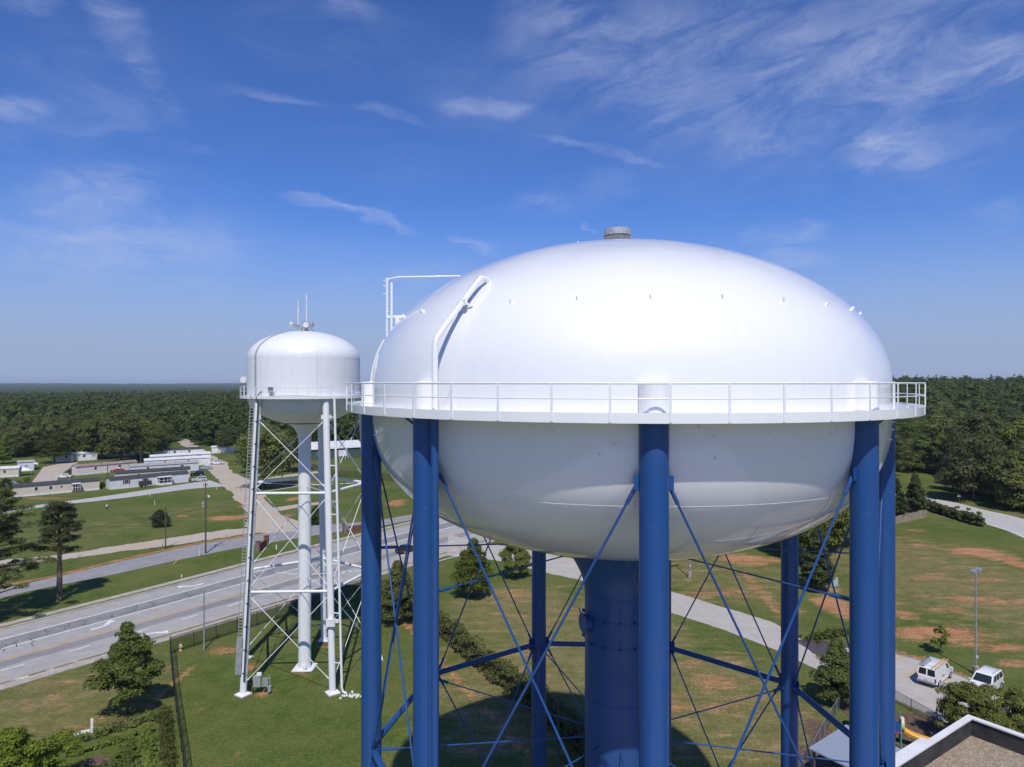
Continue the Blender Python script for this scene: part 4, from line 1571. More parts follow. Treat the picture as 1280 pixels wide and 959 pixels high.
# larger trees standing among the mobile homes
for px, py, key, H, nat, lab in (
        (152, 579, 'oak', 22, 15, 'huge dark oak standing behind the pink mobile home'),
        (127, 574, 'oak', 20, 15, 'dark spreading oak behind the white mobile home with a white roof'),
        (170, 572, 'oak', 19, 15, 'dark oak at the shaded side of the white grey-roofed house'),
        (108, 572, 'oak', 16, 15, 'mid-sized oak over the end of the white roofed mobile home'),
        (68, 579, 'cedar', 13, 14, 'broad layered dark tree beside the gravel drive'),
        (190, 572, 'oak', 14.5, 15, 'dark oak between the white grey-roofed house and the mobile homes'),
        (200, 569, 'oak', 15.5, 15, 'rounded dark oak left of the dirt path through the wood'),
        (331, 611, 'oak', 20.5, 15, 'large shade tree over the dirt road behind the white tower ladder'),
        (318, 592, 'oak', 15, 15, 'tree at the bend of the dirt road beside the large shade tree'),
        (362, 590, 'oak', 16, 15, 'tall tree behind the white tower riser'),
        (288, 566, 'cedar', 13, 14, 'reddish dark tree behind the white carport roof'),
        (20, 572, 'oak', 13, 15, 'leafy tree behind the blue white shed'),
        (44, 566, 'oak', 13, 15, 'mid green tree in front of the wood behind the shed'),
        (4, 580, 'pear', 10, 9, 'small bright tree at the edge of the wood behind the small home'),
        (100, 565, 'oak', 15, 15, 'dark oak behind the roof of the white mobile home in the shade'),
        (1002, 700, 'oak', 12, 15, 'dark tree behind the iron fence under the tank'),
        (1030, 690, 'oak', 13, 15, 'dark tree of the fence row under the tank, beside the evergreen shrub'),
        (1056, 683, 'oak', 13.5, 15, 'dark tree of the fence row closest to the thick blue column'),
        (985, 693, 'oak', 11, 15, 'dark tree at the end of the fence row, seen past the thin back column'),
        (1085, 668, 'oak', 12, 15, 'dark tree of the fence row hidden mostly by the thick blue column')):
    gtree(key, px, py, H, nat, lab)


def pine(px, py, H, seed, label, lowest, spread, twist=0, n=34):
    """a pine: bare straight trunk, ragged plates of needles on a few limbs with gaps between"""
    rng = np.random.default_rng(seed)
    rs = random.Random(seed)
    x, y = G(px, py)
    e = empty('pine_tree', label, 'pine tree', (x, y, 0), twist)
    mb = MB()
    pts = [(.03 * H * math.sin(k * .5) * .12, .02 * k * .1, H * .97 * k / 8 - .2) for k in range(9)]
    mb.tube(pts, [.46, .40, .37, .33, .29, .25, .19, .12, .05], 10)
    cen, rad = [], []
    for k in range(n):
        hz = lowest + (1 - lowest) * (k / (n - 1)) ** .85
        t = k * 2.4 + rs.uniform(-.5, .5)
        w = spread * (1.0 - .62 * ((hz - lowest) / (1 - lowest)) ** 3.0) * rs.uniform(.55, 1.1)
        if k < 5:
            w = spread * rs.uniform(.7, 1.05)
        z0 = hz * H * .96
        tip = Vector((w * math.cos(t), w * math.sin(t), z0 + w * rs.uniform(-.02, .22)))
        mb.tube([(0, 0, z0 - .3), tip * .55 + Vector((0, 0, z0 * .45 + .1)), tip], [.11, .07, .025], 6)
        for j in range(4):
            f = rs.uniform(.45, 1.05)
            cen.append((tip.x * f + rs.gauss(0, .35), tip.y * f + rs.gauss(0, .35), z0 + (tip.z - z0) * f + rs.uniform(-.1, .45)))
            rad.append(rs.uniform(.55, 1.0))
    cen.append((0, 0, H * .97))
    rad.append(.9)
    mb.build('trunk', M['pine_bark'], e, 50)
    v, f = leaf_quads(rng, np.array(cen), np.array(rad), 150, .26, .62, .5, .4)
    np_mesh('crown', v, f, M['leaf_pine'], e)
    return e


pine(74, 751, 15.0, 4, 'tall pine with bare trunk on the verge beside the main road', .50, 3.1, 1.0, 26)
pine(-12, 778, 18.5, 9, 'big dark pine at the picture edge, boughs drooping over the frontage lane', .18, 6.4, 2.1, 64)

# ------------------------------------------------------------------ the woods: nearest trees one by one, the rest as one mass
FOR = []
for k, (H, w, env, sd, lf) in enumerate(((16, 5.6, 'round', 41, 'leaf_forest'), (18, 5.0, 'round', 42, 'leaf_forest'), (14, 6.2, 'spread', 43, 'leaf_forest'), (17, 6.4, 'round', 44, 'leaf_oak'), (15, 4.6, 'ovate', 45, 'leaf_forest'))):
    v, f, cen = crown(sd, H, 1.6, w, 46, 150, .55, env, cl=.36, lop=.2, outw=1.3, jit=.22)
    tm_ = trunk_mb(sd, H, 3, .3, None).build('trunk_tmp', M['bark'])
    tv = np.array([q.co[:] for q in tm_.data.vertices])
    tq = [list(p.vertices) for p in tm_.data.polygons if len(p.vertices) == 4]
    bpy.data.objects.remove(tm_)
    vv = np.concatenate([v, tv])
    qq = np.concatenate([f, np.array(tq) + len(v)])
    o = np_mesh('forest_tree', vv, qq, [M[lf], M['bark']], link=False)
    o.data.polygons.foreach_set('material_index', np.r_[np.zeros(len(f), np.int32), np.ones(len(tq), np.int32)])
    v2, f2, _ = crown(sd + 50, H, 2.5, w, 22, 26, 1.4, env, cl=.44, lop=.22, outw=1.5, jit=.15)
    FOR.append((o.data, v2, f2, H))

rf = random.Random(17)


def wood_ok(x, y):
    if y < 120:
        return False
    px = 640 + F * x / y
    py = HY + F * CAMZ / y
    if px < -130 or px > 1480:
        return False
    if px < 470:
        lim = 572 if px < 56 else 567 if px < 140 else 560 if px < 205 else 549 if px < 240 else 559 if px < 300 else 566 if px < 400 else 560
        if 214 < px < 234 and py > 541:
            return False
        return py < lim
    if px < 980:
        return py < 566
    if px < 1066:
        return py < 664
    # right: beyond the two-lane road
    edge = 626 + (px - 1197) * .25 if px > 1182 else 599
    if 1150 < px < 1178 and py > 596:
        return False
    return py < edge - 4


cand = []
for iy in range(0, 330):
    y0 = 125 + iy * 8.2 * (1 + iy * .0016)
    if y0 > 1500:
        break
    st = 8.4 if y0 < 600 else 10.5
    for ix in range(int(-y0 * .92 / st), int(y0 * 1.02 / st) + 1):
        x = ix * st + rf.uniform(-3.2, 3.2)
        y = y0 + rf.uniform(-3.2, 3.2)
        if wood_ok(x, y):
            hidden = 470 < 640 + F * x / y < 1085
            cand.append((y + (160 if hidden else 0), x, y))
cand.sort()
NEAR = 285
for i, (_, x, y) in enumerate(cand[:NEAR]):
    d, _, _, H = FOR[rf.randrange(5)]
    o = bpy.data.objects.new('forest_tree', d)
    C.objects.link(o)
    s = (rf.uniform(.70, 1.08) if rf.random() < .78 else rf.uniform(1.1, 1.42)) * (.92 if x < 0 else .98)
    o.location = (x, y, float(terrain(x, y)) - .2)
    o.rotation_euler = (0, 0, rf.uniform(0, 6.28))
    o.scale = (s * rf.uniform(.9, 1.12), s * rf.uniform(.9, 1.12), s)
    if x < 0:
        tag(o, 'broadleaf tree in the dense wood behind the mobile homes', 'tree', 'trees of the wood behind the mobile homes')
    else:
        tag(o, 'broadleaf tree in the dense wood beyond the two-lane road', 'tree', 'trees of the wood beyond the two-lane road')
rng = np.random.default_rng(2)
VV, QQ, off_ = [], [], 0
for (_, x, y) in cand[NEAR:]:
    _, v2, f2, H = FOR[rng.integers(5)]
    a = rng.random() * 6.28
    s = (.72 + .42 * rng.random() if rng.random() < .8 else 1.15 + .3 * rng.random()) * (.9 if x < 0 else .98)
    ca, sa = math.cos(a) * s, math.sin(a) * s
    w = np.stack([v2[:, 0] * ca - v2[:, 1] * sa + x, v2[:, 0] * sa + v2[:, 1] * ca + y, v2[:, 2] * s + float(terrain(x, y))], 1)
    VV.append(w)
    QQ.append(f2 + off_)
    off_ += len(v2)
# beyond a kilometre and a half the woods are a closed, lumpy canopy
ca_x, ca_y = np.meshgrid(np.linspace(-.95, 1.05, 260), np.geomspace(1380, 9500, 130))
CX, CY = ca_x * ca_y, ca_y
lump = (np.sin(CX / 23 + np.sin(CY / 41) * 2) * np.sin(CY / 29 + np.sin(CX / 53) * 2)) * 2.2 + rng.normal(size=CX.shape) * 1.5
CZ = terrain(CX, CY) + 13 + lump
j = np.arange(CX.size).reshape(CX.shape)
VV.append(np.stack([CX.ravel(), CY.ravel(), CZ.ravel()], 1))
QQ.append(np.stack([j[:-1, :-1].ravel(), j[:-1, 1:].ravel(), j[1:, 1:].ravel(), j[1:, :-1].ravel()], 1) + off_)
fo = np_mesh('forest', np.concatenate(VV), np.concatenate(QQ), M['leaf_forest'])
tag(fo, 'far woods merging into one green mass up to the horizon', 'woods', kind='stuff')


# ------------------------------------------------------------------ hedges and bushes
def hedge(name, pts, w, h, seed, label, per=46, size=.14, leaf='leaf_hedge', group=None, cat='hedge', jig=.15, top=1.0):
    rng = np.random.default_rng(seed)
    p = np.array(pts, float)
    d = np.r_[0, np.cumsum(np.hypot(*np.diff(p, axis=0).T))]
    n = max(3, int(d[-1] / .42))
    cen, rad = [], []
    for s in np.linspace(0, d[-1], n):
        x, y = np.interp(s, d, p[:, 0]), np.interp(s, d, p[:, 1])
        for q in range(max(2, int(w / .55))):
            for lev in (0.30, .72):
                cen.append((x + (rng.random() - .5) * w * .8 + rng.normal() * jig * .4, y + (rng.random() - .5) * w * .8 + rng.normal() * jig * .4, h * lev * (1 + rng.normal() * jig * .55 * (lev > .5)) * top))
                rad.append(.36 * min(1.3, h) * (0.8 + .5 * rng.random()))
    v, f = leaf_quads(rng, np.array(cen), np.array(rad), per, size, .85, .5, .7)
    v[:, 2] = np.maximum(v[:, 2], .01)
    o = np_mesh(name, v, f, M[leaf])
    return tag(o, label, cat, group)


hedge('hedge', GP([(40, 950), (62, 938), (110, 925), (150, 912), (196, 899)]), 1.0, .95, 1, 'clipped hedge curving round the mulch bed behind the white stone corner')
hedge('hedge', GP([(207, 892), (208, 925), (210, 990)]), 1.1, .9, 2, 'long straight hedge row hugging the black chain link fence')
hedge('hedge', GP([(184, 912), (188, 940), (190, 990)]), 1.0, .55, 3, 'low looser hedge row between two bare mulch strips')
hedge('hedge', GP([(85, 948), (120, 937), (165, 922)]), 0.8, .5, 4, 'low dark hedge just inside the curving clipped hedge')
hedge('ground_cover', GP([(150, 985), (158, 955), (168, 932)]), 2.6, .5, 5, 'wide low bed of creeping juniper in the corner planting', cat='shrub bed')
hedge('ground_cover', GP([(90, 990), (105, 968), (140, 960)]), 1.8, .45, 6, 'low creeping shrubs next to the mulch at the picture bottom', cat='shrub bed')
# the untrimmed row along the tower compound's field side
fx = GP([(490, 748), (552, 800), (590, 836), (640, 872), (672, 900), (735, 960), (800, 1030)])
hedge('hedge_row', [(x + .9, y + .9) for x, y in fx], 2.2, 1.9, 7, 'long overgrown hedge row dividing the tower lawn from the dry field', per=44, size=.22, leaf='leaf_oak', jig=.45)
hedge('roadside_scrub', GP([(1158, 636), (1172, 641), (1200, 650), (1226, 658)]), 2.4, 2.2, 8, 'scrubby green bushes along the near edge of the two-lane road', per=22, size=.45, leaf='leaf_oak', jig=.5, cat='scrub')
hedge('weed_patch', GP([(1010, 800), (1050, 793), (1085, 790)]), 2.5, .5, 9, 'tall green weeds around the muddy puddle', per=12, size=.3, jig=.4, cat='weeds')

# ------------------------------------------------------------------ mobile homes and other houses
def siding(name, c0, c1):
    m, nt, b = principled(name, c0, 0.6, 0.3)
    n = noise(nt, objcoord(nt, (1, 1, 1)), 0.6, 5, 0.6)
    w = nt.nodes.new('ShaderNodeTexWave')
    w.wave_type = 'BANDS'
    w.bands_direction = 'Z'
    w.inputs['Scale'].default_value = 2.4
    nt.links.new(objcoord(nt), w.inputs['Vector'])
    c = mixcol(nt, maprange(nt, n, .35, .7), c0, c1)
    nt.links.new(c, b.inputs['Base Color'])
    bump(nt, b, w.outputs['Fac'], 0.35, 0.03)
    return m


M['tan_siding'] = siding('tan_siding', (0.62, 0.55, 0.44), (0.55, 0.49, 0.39))
M['grey_siding'] = siding('grey_siding', (0.66, 0.67, 0.70), (0.58, 0.59, 0.62))
M['pink_siding'] = siding('pink_siding', (0.72, 0.60, 0.57), (0.66, 0.57, 0.54))
M['white_siding'] = siding('white_siding', (0.80, 0.80, 0.79), (0.64, 0.64, 0.62))
M['cream_siding'] = siding('cream_siding', (0.64, 0.57, 0.45), (0.55, 0.49, 0.39))
M['green_siding'] = siding('green_siding', (0.055, 0.095, 0.075), (0.08, 0.12, 0.10))
M['roof_dark'] = mottled('dark_shingle_roof', (0.045, 0.047, 0.052), (0.075, 0.075, 0.078), 2.5, .85, .2)
M['roof_grey'] = mottled('grey_roof', (0.30, 0.29, 0.275), (0.38, 0.36, 0.33), 1.0, .8, .2)
M['roof_brown'] = mottled('stained_brown_roof', (0.30, 0.26, 0.24), (0.24, 0.15, 0.11), 0.8, .8, .2)
M['roof_white'] = mottled('white_metal_roof', (0.70, 0.70, 0.70), (0.58, 0.57, 0.55), 0.8, .45, .4)
M['skirt'] = mottled('white_skirting', (0.74, 0.74, 0.74), (0.62, 0.61, 0.58), 1.5, .6)
M['shutter'] = principled('shutter_red', (0.16, 0.045, 0.03), .6)[0]
M['deck_wood'] = mottled('deck_wood', (0.17, 0.12, 0.085), (0.10, 0.075, 0.06), 3, .8)
M['brick'] = None
bm_, nt, b = principled('red_brick', (0.22, 0.085, 0.055), .85, .2)
br = nt.nodes.new('ShaderNodeTexBrick')
br.inputs['Scale'].default_value = 6.0
for i_, c_ in ((1, (0.20, 0.075, 0.05, 1)), (2, (0.14, 0.05, 0.04, 1)), (3, (0.22, 0.18, 0.15, 1))):
    br.inputs[i_].default_value = c_
nt.links.new(objcoord(nt, (1, 1, 1)), br.inputs['Vector'])
nt.links.new(br.outputs[0], b.inputs['Base Color'])
M['brick'] = bm_


def home(label, p0, p1, width, wall, roof, z=2.95, rise=.62, skirt=.62, windows=(), door=None, shutters=False, porch=None, group='mobile homes beyond the lane', cat='mobile home', name='mobile_home', eave=.22, stuff=()):
    """p0, p1: the ground corners of the long side that faces the camera"""
    a, c = Vector(p0), Vector(p1)
    L = (c - a).length
    rz = math.atan2(c.y - a.y, c.x - a.x)
    e = empty(name, label, cat, (a.x, a.y, float(terrain(a.x, a.y))), rz, group)
    mb = MB()
    vs = [(0, 0, skirt), (L, 0, skirt), (L, width, skirt), (0, width, skirt), (0, 0, z), (L, 0, z), (L, width, z), (0, width, z), (0, width / 2, z + rise), (L, width / 2, z + rise)]
    mb.add(vs, [(0, 1, 5, 4), (2, 3, 7, 6), (1, 2, 6, 9, 5), (3, 0, 4, 8, 7), (4, 5, 9, 8), (6, 7, 8, 9)])
    wl = mb.build('wall', M[wall], e)
    if skirt > .05:
        mb = MB()
        mb.box((L / 2, width / 2, skirt / 2 - .05), (L + .04, width + .04, skirt + .1))
        mb.build('skirting', M['skirt'], e)
    mb = MB()
    k = rise / (width / 2)
    t = .09
    for s in (0, 1):
        y0, y1 = (-eave, width / 2) if s == 0 else (width + eave, width / 2)
        z0, z1 = z - k * eave + .012, z + rise + .012
        mb.add([(-eave, y0, z0), (L + eave, y0, z0), (L + eave, y1, z1), (-eave, y1, z1), (-eave, y0, z0 + t), (L + eave, y0, z0 + t), (L + eave, y1, z1 + t), (-eave, y1, z1 + t)],
               [(0, 1, 5, 4), (1, 2, 6, 5), (2, 3, 7, 6), (3, 0, 4, 7), (4, 5, 6, 7), (3, 2, 1, 0)])
    rf_ = mb.build('roof', M[roof], e)
    for q in range(2):
        mb = MB()
        mb.tube([(L * (.3 + .35 * q), width * .36, z + rise * .6), (L * (.3 + .35 * q), width * .36, z + rise + .55)], .10, 8)
        mb.build('vent_pipe', M['galv'], rf_, 40)
    for fx_, w_, h_ in windows:
        mb = MB()
        cz = skirt + (z - skirt) * .58
        x_ = L * fx_
        mb.box((x_, -.012, cz), (w_ + .16, .05, h_ + .16))
        fr = mb.build('window', M['white'], e)
        mb = MB()
        mb.box((x_, -.030, cz + h_ * .25), (w_, .03, h_ * .47))
        mb.box((x_, -.030, cz - h_ * .25), (w_, .03, h_ * .47))
        mb.build('pane', M['glass'], fr)
        if shutters:
            for s in (-1, 1):
                mb = MB()
                mb.box((x_ + s * (w_ / 2 + .28), -.025, cz), (.34, .05, h_ + .1))
                mb.build('shutter', M['shutter'], fr)
    mb = MB()
    mb.box((L + .012, width * .5, skirt + (z - skirt) * .58), (.05, .8, .9))
    fr = mb.build('window', M['white'], e)
    mb = MB()
    mb.box((L + .03, width * .5, skirt + (z - skirt) * .58), (.03, .66, .76))
    mb.build('pane', M['glass'], fr)
    if door is not None:
        x_ = L * door
        mb = MB()
        mb.box((x_, -.02, skirt + 1.02), (.92, .06, 2.04))
        mb.build('door', M['steel_grey'], e)
        mb = MB()
        for s in range(3):
            mb.box((x_, -.25 - .28 * s, skirt * (1 - s / 3) / 2), (1.3, .28, skirt * (1 - s / 3)))
        mb.build('steps', M['deck_wood'], e)
    if porch is not None:
        x_, pw, pd_, kind = L * porch[0], porch[1], porch[2], porch[3]
        mb = MB()
        mb.box((x_, -pd_ / 2 - .03, skirt / 2), (pw, pd_, skirt))
        pr = mb.build('porch', M['skirt' if kind == 'white' else 'deck_wood'], e)
        mb = MB()
        mb.box((x_, -pd_ / 2 - .03, z - .32), (pw + .3, pd_ + .3, .22))
        mb.build('porch_roof', M['white'], pr)
        mb = MB()
        for sx in (-1, -.33, .33, 1):
            mb.bar((x_ + sx * (pw / 2 - .06), -pd_ + .05, skirt), (x_ + sx * (pw / 2 - .06), -pd_ + .05, z - .42), .10, .10)
        mb.bar((x_ - pw / 2, -pd_ + .05, skirt + .9), (x_ + pw / 2, -pd_ + .05, skirt + .9), .06, .10)
        mb.build('porch_post', M['white'], pr)
        mb = MB()
        mb.box((x_, -.05, skirt + 1.0), (pw - .5, .08, 1.9))
        mb.build('screen', M['dark_metal'], pr)
        mb = MB()
        for s in range(4):
            mb.box((x_ + pw / 2 + .2 + .3 * s, -pd_ / 2, skirt * (1 - s / 4) / 2), (.3, 1.1, skirt * (1 - s / 4)))
        mb.build('steps', M['deck_wood'], pr)
    return e


home('tan mobile home with dark roof and white skirting, nearest the pine', G(17, 622), G(124.3, 612.3), 4.4, 'tan_siding', 'roof_dark', windows=((.25, .75, 1.0), (.415, .75, 1.0), (.54, .6, .5)), porch=(.71, 2.0, 1.6, 'wood'))
home('pale grey mobile home with red shutters and a white screened porch', G(138, 612.3), G(235.6, 602.6), 4.6, 'grey_siding', 'roof_dark', windows=((.195, 1.1, 1.15), (.43, .9, 1.1)), shutters=True, porch=(.67, 3.9, 1.7, 'white'))
home('cream mobile home with dark roof right behind the grey one', (-131, 225.5), (-112.5, 238.5), 4.4, 'cream_siding', 'roof_dark', windows=((.3, .8, 1.0), (.6, .8, 1.0)))
home('long light grey mobile home with a stained grey roof', (-136.5, 244), (-118, 257), 4.3, 'grey_siding', 'roof_grey', windows=((.25, .8, 1.0), (.75, .8, 1.0)))
home('faded pink mobile home with brown stained roof', G(95.6, 594.6), (-142, 258.5), 4.4, 'pink_siding', 'roof_brown', windows=((.3, .8, .9), (.7, .8, .9)), z=3.0)
home('white mobile home whose blank end wall faces the parked SUVs', (-141, 262), (-121.5, 274.5), 4.4, 'white_siding', 'roof_white', windows=((.3, .8, 1.0), (.66, .8, 1.0)))
home('white mobile home with red trim along its roof edge', (-146, 276), (-128, 290), 4.3, 'white_siding', 'roof_white', windows=((.2, .8, 1.0), (.5, .8, 1.0), (.8, .8, 1.0)), shutters=True)
home('white mobile home with dark roof, farthest of the row', (-158, 302), (-141, 312), 4.4, 'white_siding', 'roof_dark', windows=((.4, .8, 1.0), (.7, .8, 1.0)))
home('white grey-roofed house between two dark oaks', (-181, 304), (-168, 311), 6.5, 'white_siding', 'roof_grey', windows=((.2, .9, 1.2), (.55, .9, 1.2), (.8, .9, 1.2)), rise=1.6, group=None, cat='house', name='house', shutters=True)
home('white mobile home with a white roof beyond the gravel drive', G(66, 578.3), (-177.5, 292), 4.4, 'white_siding', 'roof_white', windows=((.3, .9, 1.0), (.7, .9, 1.0)), door=.5)
home('small blue grey mobile home cut off by the picture edge', (-188, 233), (-173.5, 240), 4.2, 'tan_siding', 'roof_white', windows=((.4, .9, 1.0), (.75, .8, .9)))
home('small pale blue shed beside the canopy tents', (-184, 254), (-180, 257), 3.4, 'grey_siding', 'roof_grey', z=3.3, skirt=.1, rise=.5, door=.5, group=None, cat='shed', name='shed')
home('white roofed house far off in a gap of the wood', (-262, 478), (-249, 484), 9, 'white_siding', 'roof_white', z=5.5, rise=2.2, skirt=.2, windows=((.3, 1.2, 1.4), (.7, 1.2, 1.4)), group=None, cat='house', name='house')
home('second, lower white house in the gap of the wood', (-252, 470), (-238, 474), 7, 'white_siding', 'roof_white', z=4.2, rise=1.4, skirt=.2, windows=((.3, 1.2, 1.2), (.7, 1.2, 1.2)), group=None, cat='house', name='house')
home('tiny white cabin glimpsed among trees above the shed', (-262, 350), (-254, 353), 6, 'white_siding', 'roof_white', z=4.5, rise=1.2, skirt=.1, windows=((.5, 1, 1),), group=None, cat='cabin', name='cabin')
gb = home('dark green barn with a white metal roof behind the white tower', (-87, 289), (-66, 303), 15, 'green_siding', 'roof_white', z=4.6, rise=2.4, skirt=.05, windows=((.2, 1.4, 1.0),), door=.72, group=None, cat='barn', name='barn', eave=.5)
home('low white carport roof at the head of the dirt road', (-140, 318), (-126, 324), 5.5, 'white_siding', 'roof_white', z=2.8, rise=.5, skirt=.05, group=None, cat='carport', name='carport')

sb = empty('sign_board', 'blank white sign board on two posts in front of the green barn', 'sign', (-72.2, 291, 0), R(30))
mb = MB()
mb.box((0, 0, 3.0), (3.6, .14, 2.6))
mb.build('board', M['white'], sb)
for s in (-1.2, 1.2):
    mb = MB()
    mb.box((s, .12, 1.0), (.16, .16, 2.2))
    mb.build('post', M['white'], sb)

# canopy tents
for px, py, lab, w in ((30, 594, 'white peaked canopy tent on the grass nearer the tan mobile home', 4.6), (38, 586, 'white peaked canopy tent beside the pale blue shed', 4.8)):
    x, y = G(px, py)
    e = empty('canopy_tent', lab, 'canopy tent', (x, y, 0), R(35), 'canopy tents')
    mb = MB()
    h = w / 2
    mb.add([(-h, -h, 1.9), (h, -h, 1.9), (h, h, 1.9), (-h, h, 1.9), (0, 0, 3.0)], [(0, 1, 4), (1, 2, 4), (2, 3, 4), (3, 0, 4)])
    for a0, a1 in (((-h, -h), (h, -h)), ((h, -h), (h, h)), ((h, h), (-h, h)), ((-h, h), (-h, -h))):
        mb.add([(a0[0], a0[1], 1.898), (a1[0], a1[1], 1.898), (a1[0], a1[1], 1.62), (a0[0], a0[1], 1.62)], [(0, 1, 2, 3)])
    mb.build('canopy', M['white'], e)
    for sx in (-1, 1):
        for sy in (-1, 1):
            mb = MB()
            mb.tube([(sx * (h - .05), sy * (h - .05), -.05), (sx * (h - .05), sy * (h - .05), 1.85)], .04, 6)
            mb.build('leg', M['galv'], e)

# ------------------------------------------------------------------ vehicles
PAINTS = {}


def car_paint(name, c, rough=.25):
    m, nt, b = principled(name, c, rough, .5, 0, .6)
    b.inputs['Coat Roughness'].default_value = .08
    n = noise(nt, objcoord(nt), 1.2, 4)
    nt.links.new(mixcol(nt, math_n(nt, 'MULTIPLY', maprange(nt, n, .4, .8), .2), c, tuple(q * .75 for q in c)), b.inputs['Base Color'])
    return m


P_WHITE = car_paint('white_car_paint', (.76, .76, .76))
P_BLACK = car_paint('black_car_paint', (.012, .013, .016))
P_SILVER = car_paint('silver_car_paint', (.42, .43, .44))
P_BLUE = car_paint('pale_blue_car_paint', (.32, .38, .45))
P_RED = car_paint('red_car_paint', (.35, .03, .025))
M['lamp_red'] = principled('tail_lamp', (.30, .015, .012), .25)[0]
M['lamp_amber'] = principled('amber_lamp', (.5, .18, .02), .25)[0]
M['lamp_clear'] = principled('head_lamp', (.62, .63, .64), .12, .6)[0]
M['orange'] = principled('orange_paint', (.60, .17, .02), .5)[0]
M['plate'] = principled('number_plate', (.55, .55, .52), .5)[0]


def vehicle(label, x, y, rz, body, hood, cabin, wid, whl, paint_m, cat='car', name='parked_car', bed=False, tumble=.86, pillars=(), glass_side=True, group=None, roofrack=False, z=0.0, rear_glass=True, ground=.30):
    """x axis points to the front. body: (x_rear, x_front, belt z), hood: (x where the bonnet starts, z at the nose), cabin: four (x, z) - rear base, rear top, front top, front base;
    whl: (rear axle x, front axle x, radius)"""
    e = empty(name, label, cat, (x, y, z), rz, group)
    xr, xf, zb = body
    hx, hz = hood
    ax0, ax1, wr = whl
    w = wid / 2
    poly = [(xr + .05, ground + .12), (xr, ground + .35), (xr + .02, zb - .06), (xr + .08, zb), (hx, zb), (xf - .25, hz), (xf - .03, hz - .18), (xf, ground + .3), (xf - .08, ground + .08)]
    # wheel openings along the sill
    sill = []
    for ax in (ax1, ax0):
        ra = wr * 1.18
        sill.append((ax + ra, ground))
        for k in range(1, 8):
            t = math.pi * k / 8
            sill.append((ax + ra * math.cos(t), max(ground, wr + ra * math.sin(t) * .98)))
        sill.append((ax - ra, ground))
    poly = poly + sill
    n = len(poly)
    mb = MB()
    vs = []
    for s in (-1, 1):
        for px_, pz in poly:
            tuck = .93 if pz < ground + .2 else (1.0 if pz < zb - .12 else .965)
            endt = .94 if (px_ < xr + .09 or px_ > xf - .1) else 1
            vs.append((px_, s * w * tuck * endt, pz))
    mb.add(vs, [tuple(range(n)), tuple(range(2 * n - 1, n - 1, -1))] + [(i, n + i, n + (i + 1) % n, (i + 1) % n) for i in range(n)])
    bd = mb.build('body', paint_m, e, 35)
    # cabin
    (b0, c0), (b1, c1), (b2, c2), (b3, c3) = cabin
    wb, wt = w * .955, w * tumble
    mb = MB()
    q = [(b0, wb, c0), (b1, wt, c1), (b2, wt, c2), (b3, wb, c3)]
    lo = [(px_, -yy, zz_) for px_, yy, zz_ in q]
    hi = [(px_, yy, zz_) for px_, yy, zz_ in q]
    mid = [(b1 + .12, wt * .92, c1 + .05), (b2 - .12, wt * .92, c2 + .05)]
    vs = lo + hi + [(mid[0][0], -mid[0][1], mid[0][2]), (mid[1][0], -mid[1][1], mid[1][2]), (mid[0][0], mid[0][1], mid[0][2]), (mid[1][0], mid[1][1], mid[1][2])]
    mb.add(vs, [(0, 3, 2, 1), (4, 5, 6, 7), (0, 1, 5, 4), (2, 3, 7, 6), (1, 2, 9, 8), (5, 10, 11, 6), (1, 8, 10, 5), (2, 6, 11, 9), (8, 9, 11, 10)])
    cb = mb.build('cabin', paint_m, e, 30)

    def pane(pts, nm='window'):
        a_, b_, c_ = (Vector(p) for p in pts[:3])
        nrm = (b_ - a_).cross(c_ - a_).normalized()
        ctr = sum((Vector(p) for p in pts), Vector()) / len(pts)
        if nrm.dot(ctr - Vector(((b0 + b3) / 2, 0, (c0 + c1) / 2))) < 0:
            nrm = -nrm
        m_ = MB()
        k = len(pts)
        m_.add([tuple(Vector(p) + nrm * .010) for p in pts] + [tuple(Vector(p) - nrm * .01) for p in pts], [tuple(range(k))] + [(i, (i + 1) % k, k + (i + 1) % k, k + i) for i in range(k)])
        m_.build(nm, M['glass'], cb)

    def lerp(p, q_, t):
        return tuple(p[i] + (q_[i] - p[i]) * t for i in range(3))

    # windscreen and rear glass
    for (pa, pb, ok) in (((b3, c3), (b2, c2), True), ((b0, c0), (b1, c1), rear_glass)):
        if not ok:
            continue
        B_, T_ = lerp((pa[0], 0, pa[1]), (pb[0], 0, pb[1]), .12), lerp((pa[0], 0, pa[1]), (pb[0], 0, pb[1]), .90)
        if rear_glass == 'double' and pa == (b0, c0):
            for s in (-1, 1):
                pane([(B_[0], s * .07, B_[2]), (B_[0], s * wb * .86, B_[2]), (T_[0], s * wt * .88, T_[2]), (T_[0], s * .07, T_[2])], 'rear_window')
        else:
            pane([(B_[0], -wb * .88, B_[2]), (B_[0], wb * .88, B_[2]), (T_[0], wt * .88, T_[2]), (T_[0], -wt * .88, T_[2])], 'windscreen' if pa == (b3, c3) else 'rear_window')
    for s in (-1, 1):
        for f0, f1 in pillars:
            def at(f, h):
                lo_, hi_ = lerp((b0, 0, c0), (b3, 0, c3), f), lerp((b1, 0, c1), (b2, 0, c2), f)
                p = lerp(lo_, hi_, h)
                return (p[0], s * (wb + (wt - wb) * h), p[2])
            pane([at(f0, .16), at(f1, .16), at(f1, .86), at(f0, .86)])
